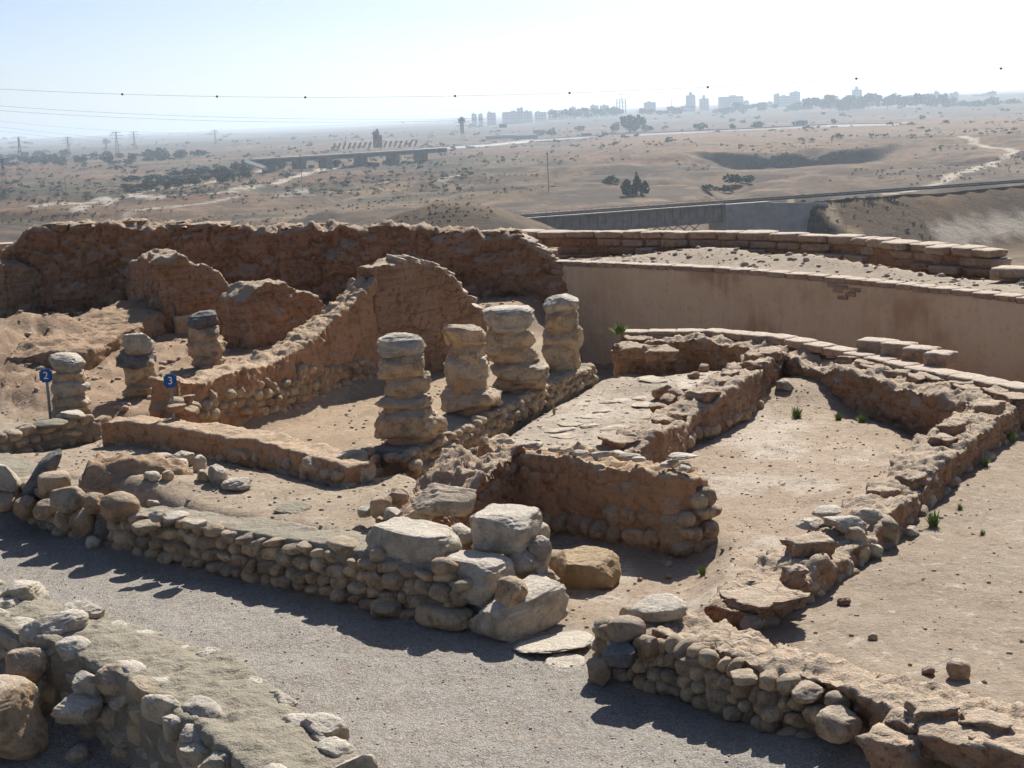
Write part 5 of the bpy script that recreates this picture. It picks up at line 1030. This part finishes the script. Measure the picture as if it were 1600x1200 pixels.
B = [(1016, 160, 174, 18, 1, 'grey square block right of the tower under construction'), (1080, 149, 170, 14, 0, 'slim pale tower with a stepped spire top'), (1101, 154, 171, 14, 0, 'pale block right of the spired tower'), (1143, 151, 170, 38, 0, 'broadest white slab block of the skyline'), (1166, 158, 171, 9, 0, 'narrow low block at the right end of the broad slab'), (1214, 147, 163, 8, 3, 'narrow dark brown tower left of two pale blocks'), (1226, 150, 163, 20, 1, 'grey block adjoining the narrow dark tower'), (1243, 144, 163, 15, 1, 'tall grey block beside the crane'), (1340, 140, 153, 14, 0, 'white tower with a mast above the wooded hill'), (1464, 143, 156, 7, 2, 'thin dark tower above trees on the right'), (1492, 145, 160, 12, 3, 'squat dark block above the trees on the right'), (1536, 148, 157, 26, 0, 'long low white block on the right hilltop'), (1551, 143, 157, 12, 0, 'small pale tower at the end of the long low block'),
     (945, 165, 180, 14, 0, 'pale block just left of the tower under construction'), (960, 167, 180, 10, 0, 'narrow pale block touching the tower under construction'), (929, 165, 180, 13, 0, 'pale square block second left of the construction tower'), (895, 168, 182, 11, 0, 'faint block in the middle of the hazy left skyline'), (880, 172, 184, 16, 0, 'wide faint stepped block of the hazy left skyline'), (864, 172, 185, 14, 0, 'faint low block left of the wide stepped one'), (912, 172, 183, 12, 0, 'faint low block between two square ones'), (813, 169, 185, 10, 0, 'faint tower above the long grey building'), (800, 175, 187, 30, 1, 'long grey building standing nearer at the left of the town'), (768, 176, 188, 14, 0, 'faint low block left of the long grey building'), (751, 178, 189, 7, 0, 'smallest faint tower at the far left of the town'), (741, 178, 189, 8, 0, 'farthest left faint block of the town'), (825, 174, 186, 14, 0, 'faint block right of the long grey building'), (1075, 165, 175, 20, 2, 'low brown building below the spired tower'), (1055, 168, 177, 14, 1, 'low grey building left of the brown one'), (845, 175, 187, 18, 0, 'faint flat block in the middle of the left skyline'), (1300, 150, 165, 20, 2, 'unfinished brown frame building before the wooded hill'), (1200, 160, 172, 16, 1, 'low grey roof block in front of the narrow dark tower'), (1420, 151, 160, 14, 1, 'small grey block half hidden by the hilltop trees')]
for b_ in B: building(*b_, steps=[(0, b_[1] - 5, 4)] if 'spire' in b_[5] or 'mast' in b_[5] else None)
ct = atd(971, 177, 4300); co_ = empty('construction_tower', ct, 'open frame tower under construction with a crane on the skyline', 'building'); m = pxm(ct)
for k in range(4): wpart(co_, 'column', CITY[2], lambda bm: add_box(bm, (ct.x + (k - 1.5) * 4.6 * m, ct.y, ct.z + 10 * m), (1.4 * m, 8, 22 * m)))
for k in range(4): wpart(co_, 'floor', CITY[2], lambda bm: add_box(bm, (ct.x, ct.y + 6, ct.z + (4 + k * 6) * m), (16 * m, 12, .9 * m)))
wpart(co_, 'crane', LATT, lambda bm: (add_box(bm, (ct.x + 1, ct.y, ct.z + 24 * m), (.7 * m, 1, 14 * m)), add_box(bm, (ct.x + 2 * m, ct.y, ct.z + 29 * m), (14 * m, 1, .6 * m))))
cr = atd(1256, 163, 4300); cc_ = empty('tower_crane', cr, 'tower crane beside the tall grey block', 'crane'); wpart(cc_, 'mast', LATT, lambda bm: add_box(bm, (cr.x - 6 * m, cr.y, cr.z + 13 * m), (.7 * m, 1, 28 * m))); wpart(cc_, 'jib', LATT, lambda bm: add_box(bm, (cr.x, cr.y, cr.z + 26 * m), (26 * m, 1, .6 * m)))
for k, (u, v, w, lb) in enumerate(((1335, 165, 30, 'long pale shed roof at the foot of the wooded hill'), (1318, 168, 18, 'low white shed before the long pale shed'), (1545, 165, 34, 'pale flat shed roof among the trees at right'), (1488, 169, 12, 'small white shed left of the pale flat roof'), (1250, 166, 40, 'flat brown-roofed hall right of the middle of the town'), (1190, 167, 14, 'small pale house below the town blocks'), (782, 212, 46, 'long pale greenhouse shed beside the highway'), (820, 212, 40, 'long dark shed beside the greenhouse'), (786, 194, 12, 'tiny white house between plain and town'), (205, 249, 14, 'white house among trees on the far left plain'), (142, 252, 8, 'small white hut left of the white house'))):
    q = atd(u, v + 3, 3300 if v < 175 else 2300); m = pxm(q); e = empty('shed', q, lb, 'building', 'low sheds and houses on the plain')
    wpart(e, 'wall', CITY[1] if k != 7 else CITY[3], lambda bm: add_box(bm, (q.x, q.y, q.z), (w * m, 12, 6 * m * .8))); wpart(e, 'roof', WHITEP if k not in (4, 7) else CITY[2], lambda bm: add_box(bm, (q.x, q.y, q.z + 3 * m), (w * m * 1.04, 14, 1.6 * m)))

# poles, pylons and wires
for k, (u, v0, v1, lb) in enumerate(((473, 246, 303, 'tall thin wooden pole left of the stony knoll'), (857.5, 242, 303, 'wooden pole standing left of the railway bridge'), (105, 279, 318, 'short thin pole on the far left field'), (1050, 155, 186, 'faint thin mast below the town'))):
    q = hit(u, v1); m = pxm(q); h = (v1 - v0) * m; e = empty('utility_pole', q, lb, 'pole'); wpart(e, 'shaft', WOOD, lambda bm: add_bar(bm, q - Vector((0, 0, 1)), q + Vector((0, 0, h)), max(.28, .75 * m), 8)); wpart(e, 'crossarm', WOOD, lambda bm: add_box(bm, (q.x, q.y, q.z + h * .97), (3.0 * m if k < 2 else 2 * m, .3, max(.2, .5 * m))))
def pylon(u, v0, v1, label):
    q = hit(u, v1); m = pxm(q); h = (v1 - v0) * m; b_ = h * .10; t_ = max(.16, .42 * m); e = empty('power_pylon', q, label, 'pylon', 'power pylons on the plain')
    def lat(bm):
        n = 6; prev = None
        for i in range(n + 1):
            f = i / n; w = b_ * (1 - .82 * min(1, f * 1.25)); z = q.z + h * f; c_ = [Vector((q.x + sx * w, q.y + sy * w, z)) for sx, sy in ((-1, -1), (1, -1), (1, 1), (-1, 1))]
            if prev:
                for j in range(4): add_bar(bm, prev[j], c_[j], t_); add_bar(bm, prev[j], c_[(j + 1) % 4], t_ * .6); add_bar(bm, c_[j], prev[(j + 1) % 4], t_ * .6)
            prev = c_
    wpart(e, 'lattice', LATT, lat)
    for f, l in ((.70, .26), (.84, .32), (.97, .22)): wpart(e, 'crossarm', LATT, lambda bm: (add_bar(bm, (q.x - l * h, q.y, q.z + h * f), (q.x + l * h, q.y, q.z + h * f), t_), add_bar(bm, (q.x - l * h, q.y, q.z + h * f), (q.x, q.y, q.z + h * (f + .05)), t_ * .7), add_bar(bm, (q.x + l * h, q.y, q.z + h * f), (q.x, q.y, q.z + h * (f + .05)), t_ * .7)))
for a_ in ((34, 215, 270, 'largest lattice pylon at the far left'), (9, 250, 310, 'lattice pylon at the very left edge of the near field'), (108, 215, 246, 'lattice pylon right of the largest one'), (184, 207, 242, 'tall lattice pylon above the left tree belt'), (167, 218, 242, 'short faint pylon beside the tall one'), (211, 207, 236, 'faint pylon right of the tall one'), (337, 205, 226, 'small faint pylon on the hazy left horizon'), (724, 186, 226, 'thin pylon left of the town beside the highway')): pylon(*a_)
WIRE = mat_plain('wire', (.10, .10, .11), .1, 1, .0, .5); BALL = mat_plain('marker_ball', (.10, .035, .03), .1, 1, .0, .6)
def wire(pts, dist, rad, label, balls=()):
    P_ = []; us = np.linspace(pts[0][0], pts[-1][0], 60)
    uu = [q[0] for q in pts]; vv = [q[1] for q in pts]; cf = np.polyfit(uu, vv, min(len(pts) - 1, 3)); d_ = lambda u: dist[0] + (dist[1] - dist[0]) * (u - uu[0]) / (uu[-1] - uu[0])
    for u in us: P_.append(atd(u, float(np.polyval(cf, u)), d_(u)))
    V, Fc = [], []
    for q in P_: V += [q + Vector((0, rad * math.cos(a_), rad * math.sin(a_))) for a_ in (0, 2.09, 4.19)]
    for i in range(len(P_) - 1):
        for j in range(3): Fc.append((i * 3 + j, i * 3 + (j + 1) % 3, i * 3 + 3 + (j + 1) % 3, i * 3 + 3 + j))
    e = empty('power_line', P_[30], label, 'wire', 'overhead power lines'); put('conductor', mesh('conductor', V, Fc, WIRE), e, (0, 0, 0))
    if balls:
        bm = bmesh.new(); bmesh.ops.create_icosphere(bm, subdivisions=2, radius=1); me = bmesh_to('marker_ball', bm, BALL, True)
        for u in balls: q = atd(u, float(np.polyval(cf, u)), d_(u)); put('marker_ball', me, e, q, None, (.25,) * 3)
wire(((-60, 136), (190, 146), (339, 151), (477, 153), (711, 150), (890, 145), (1106, 136), (1338, 123), (1564, 107), (1680, 98)), (330, 300), .028, 'highest overhead wire with round marker balls across the whole sky', (191, 339, 477, 711, 890, 1106, 1338, 1564))
for pts, d_, lb in ((((-60, 161), (0, 165), (250, 180), (530, 186), (760, 185)), (420, 520), 'upper wire of the left sky pair'), (((-60, 168), (0, 173), (200, 184), (500, 191), (760, 187)), (420, 520), 'lower wire of the left sky pair'), (((-60, 182), (0, 188), (180, 205), (340, 209), (540, 208)), (520, 900), 'wire sagging to the left pylons, uppermost of three'), (((-60, 192), (0, 198), (100, 210), (180, 216), (300, 219)), (520, 900), 'wire sagging to the left pylons, middle of three'), (((-60, 200), (0, 205), (60, 212), (110, 217), (180, 222)), (520, 900), 'wire sagging to the left pylons, lowest of three'), (((1430, 149), (1500, 143), (1600, 135), (1680, 128)), (900, 420), 'upper short wire at the right edge of sky'), (((1480, 151), (1540, 146), (1600, 141), (1680, 135)), (900, 420), 'lower short wire at the right edge of sky')): wire(pts, d_, .035, lb)

# trees and shrubs of the plain
def crown(seed, n=170, leaf=.20, sq=.8, tall=False):
    r = random.Random(seed); V, Fc = [], []; lob = [(r.uniform(-.5, .5), r.uniform(-.5, .5), r.uniform(.35, .75), r.uniform(.3, .5)) for _ in range(7)]
    for _ in range(n):
        lx, ly, lz, lr = r.choice(lob); d = Vector((r.gauss(0, 1), r.gauss(0, 1), r.gauss(0, 1))).normalized() * lr * r.uniform(.6, 1.05)
        c_ = Vector((lx, ly, lz)) + d * Vector((1, 1, sq)).x; c_.z = max(.05, lz + d.z * sq); 
        if tall: c_ = Vector((c_.x * (1.05 - c_.z * .75), c_.y * (1.05 - c_.z * .75), c_.z * 1.0))
        a = Vector((r.gauss(0, 1), r.gauss(0, 1), r.gauss(0, 1))).normalized() * leaf; b_ = a.orthogonal().normalized() * leaf * r.uniform(.6, 1); b_.rotate(Matrix.Rotation(r.uniform(0, 6), 3, a.normalized())); i = len(V)
        V += [c_ - a - b_ * .4, c_ + b_, c_ + a + b_ * .2, c_ - b_]; Fc.append((i, i + 1, i + 2, i + 3))
    return V, Fc
CR = [mesh('crown', *crown(k), LEAFG, False) for k in range(4)]; CRT = [mesh('crown', *crown(20 + k, 200, .16, 1.0, True), LEAFG, False) for k in range(3)]
tv = bmesh.new(); add_bar(tv, (0, 0, -.1), (0, 0, .45), .09, 6); add_bar(tv, (0, 0, .25), (.25, .1, .6), .05, 5); add_bar(tv, (0, 0, .25), (-.22, -.1, .6), .05, 5); TRK = bmesh_to('trunk', tv, WOOD)
def tree(u, v, wpx, hpx, label, grp, tall=False, dist=None, k=[0]):
    q = hit(u, v) if dist is None else atd(u, v, dist); m = pxm(q); k[0] += 1; e = empty('tree', q, label, 'tree', grp); a = k[0] * 1.7
    s_ = (wpx * m / 1.5, wpx * m / 1.5, hpx * m / 1.05)
    put('crown', (CRT if tall else CR)[k[0] % (3 if tall else 4)], e, q, (0, 0, a), s_); put('trunk', TRK, e, q, (0, 0, a), s_)
for a_ in ((985, 207, 38, 26, 'big dark tree standing alone above the highway'), (962, 206, 16, 14, 'smaller tree touching the big dark one on the left'), (1012, 206, 16, 10, 'low tree at the right foot of the big dark one'), (862, 214, 18, 10, 'dark tree behind the bus on the left'), (840, 213, 22, 9, 'low tree beside the dark shed'), (905, 206, 18, 9, 'round tree above the bus'), (1095, 203, 22, 9, 'low tree row above the road in the middle'), (1145, 203, 10, 9, 'small single tree right of the low row'), (1180, 201, 22, 10, 'broad tree above the white car'), (1250, 196, 24, 8, 'tree behind the box truck'), (1303, 195, 10, 9, 'small tree right of the box truck')): tree(*a_, 'trees along the highway')
for a_ in ((980, 308, 30, 24, 'left one of the dense dark conifers before the railway'), (995, 307, 26, 30, 'tallest dark conifer before the railway'), (1008, 308, 20, 22, 'right one of the dense dark conifers before railway'), (955, 286, 36, 10, 'low green bush behind the dark conifers'), (1150, 296, 28, 16, 'leaning green bush by the scarp path'), (1168, 287, 20, 12, 'bush behind the leaning green one'), (1132, 303, 26, 13, 'dark green bush in front of the leaning one'), (1105, 303, 20, 10, 'small bush left of the leaning green one')): tree(*a_, 'green trees in the dry river', tall='conifer' in a_[4])
r_ = random.Random(3)
for k in range(46):
    u = 1265 + k * 7.4 + r_.uniform(-4, 4); v = interp([(1265, 168), (1350, 163), (1430, 164), (1520, 168), (1610, 170)], u) + r_.uniform(-3, 6); tree(u, v, r_.uniform(14, 24), r_.uniform(10, 19), 'tree of the wood on the hill at right', 'wood on the right hill', dist=3150 + r_.uniform(-150, 150))
for k in range(44): u = r_.uniform(860, 1270); tree(u, 178 + r_.uniform(-4, 4) - (u - 1010) * .03, r_.uniform(9, 18), r_.uniform(6, 11), 'tree of the belt among low houses below the town', 'trees below the town', dist=3500)
for k in range(60):
    u = r_.uniform(-20, 330); v = interp([(-20, 254), (100, 250), (200, 250), (330, 243)], u) + r_.uniform(-5, 8); tree(u, v, r_.uniform(10, 22), r_.uniform(5, 12), 'tree of the belt on the far left plain', 'tree belt on the left plain')
for k in range(46):
    f = k / 45; u = 195 + 200 * f + r_.uniform(-14, 14); v = interp([(195, 288), (250, 282), (330, 276), (400, 264)], u) + r_.uniform(-8, 18) * (1 - f * .4); tree(u, v, r_.uniform(12, 26), r_.uniform(7, 13), 'bushy tree of the green thicket left of the road bridge', 'thicket left of the road bridge')
for k in range(16): u = r_.uniform(430, 660); tree(u, 262 - (u - 430) * .05 + r_.uniform(-3, 8), r_.uniform(8, 18), r_.uniform(5, 10), 'bush under the road bridge', 'bushes under the road bridge')
def shrubs(name, label, n, u0, u1, v0, v1, spx, mat, seed, dens=None, leafn=34):
    r = random.Random(seed); V, Fc = [], []; base = [crown(60 + i, leafn, .30 if leafn < 20 else .22, .55) for i in range(4)]; pts = []
    us = np.array([r.uniform(u0, u1) for _ in range(n)]); vs = np.array([v0 + (v1 - v0) * r.random() ** .8 for _ in range(n)])
    for u, v in zip(us, vs):
        q = hit(float(u), float(v) - (float(u) - 800) * .03)
        if dens and fbm(np.array([[q.x / 60, q.y / 90, 0]]), 3, 83)[0] < dens: continue
        s_ = (.7 + spx * r.random() ** 2.6) * pxm(q); a = r.uniform(0, 6.28); bv, bf = r.choice(base); i = len(V); ca, sa_ = math.cos(a), math.sin(a); h_ = r.uniform(.6, 1.0)
        V += [(q.x + (b_.x * ca - b_.y * sa_) * s_, q.y + (b_.x * sa_ + b_.y * ca) * s_, q.z + b_.z * s_ * h_ - .05) for b_ in bv]; Fc += [tuple(i + j for j in f) for f in bf]
    return tag(put(name, mesh(name, V, Fc, mat, False)), label, 'shrubs', kind='stuff')
SCRUB = mat_plain('grey_scrub', (.19, .155, .09), .35, .1, .1)
shrubs('scrub', 'grey-green scrub dotted over the dry river land', 8000, -40, 1640, 203, 345, 4.5, SCRUB, 1, -.02, 14)
shrubs('scrub', 'dark low bushes dotted over the railway embankment', 420, 1230, 1640, 300, 395, 4, SCRUB, 2, -.05)
shrubs('scrub', 'dark green thickets spread over the left and middle of the plain', 1300, -40, 760, 226, 300, 9, LEAFD, 5, .0, 20)
shrubs('scrub', 'hazy bushes between the far fields', 900, -40, 1640, 188, 235, 9, LEAFD, 3, -.05)

# ------------------------------------------------------------------ haze over the plain
bm = bmesh.new(); add_box(bm, (0, 0, 42), (92000, 92000, 190)); hz = put('haze', bmesh_to('haze', bm)); tag(hz, 'pale dusty haze lying over the whole plain', 'haze', kind='stuff')
hm = bpy.data.materials.new('haze'); hm.use_nodes = True; hn = hm.node_tree; hn.nodes.clear(); ho = hn.nodes.new('ShaderNodeOutputMaterial'); hv = hn.nodes.new('ShaderNodeVolumePrincipled')
hv.inputs['Density'].default_value = HAZE; hv.inputs['Color'].default_value = (.74, .87, 1, 1); hv.inputs['Anisotropy'].default_value = .5; hv.inputs['Density Attribute'].default_value = ''
hn.links.new(hv.outputs[0], ho.inputs['Volume']); hz.data.materials.append(hm); hm.cycles.homogeneous_volume = True if hasattr(hm.cycles, 'homogeneous_volume') else True
print('objects', len(bpy.data.objects), 'haze floor', float(gzv.min()), float(gzv.max()))
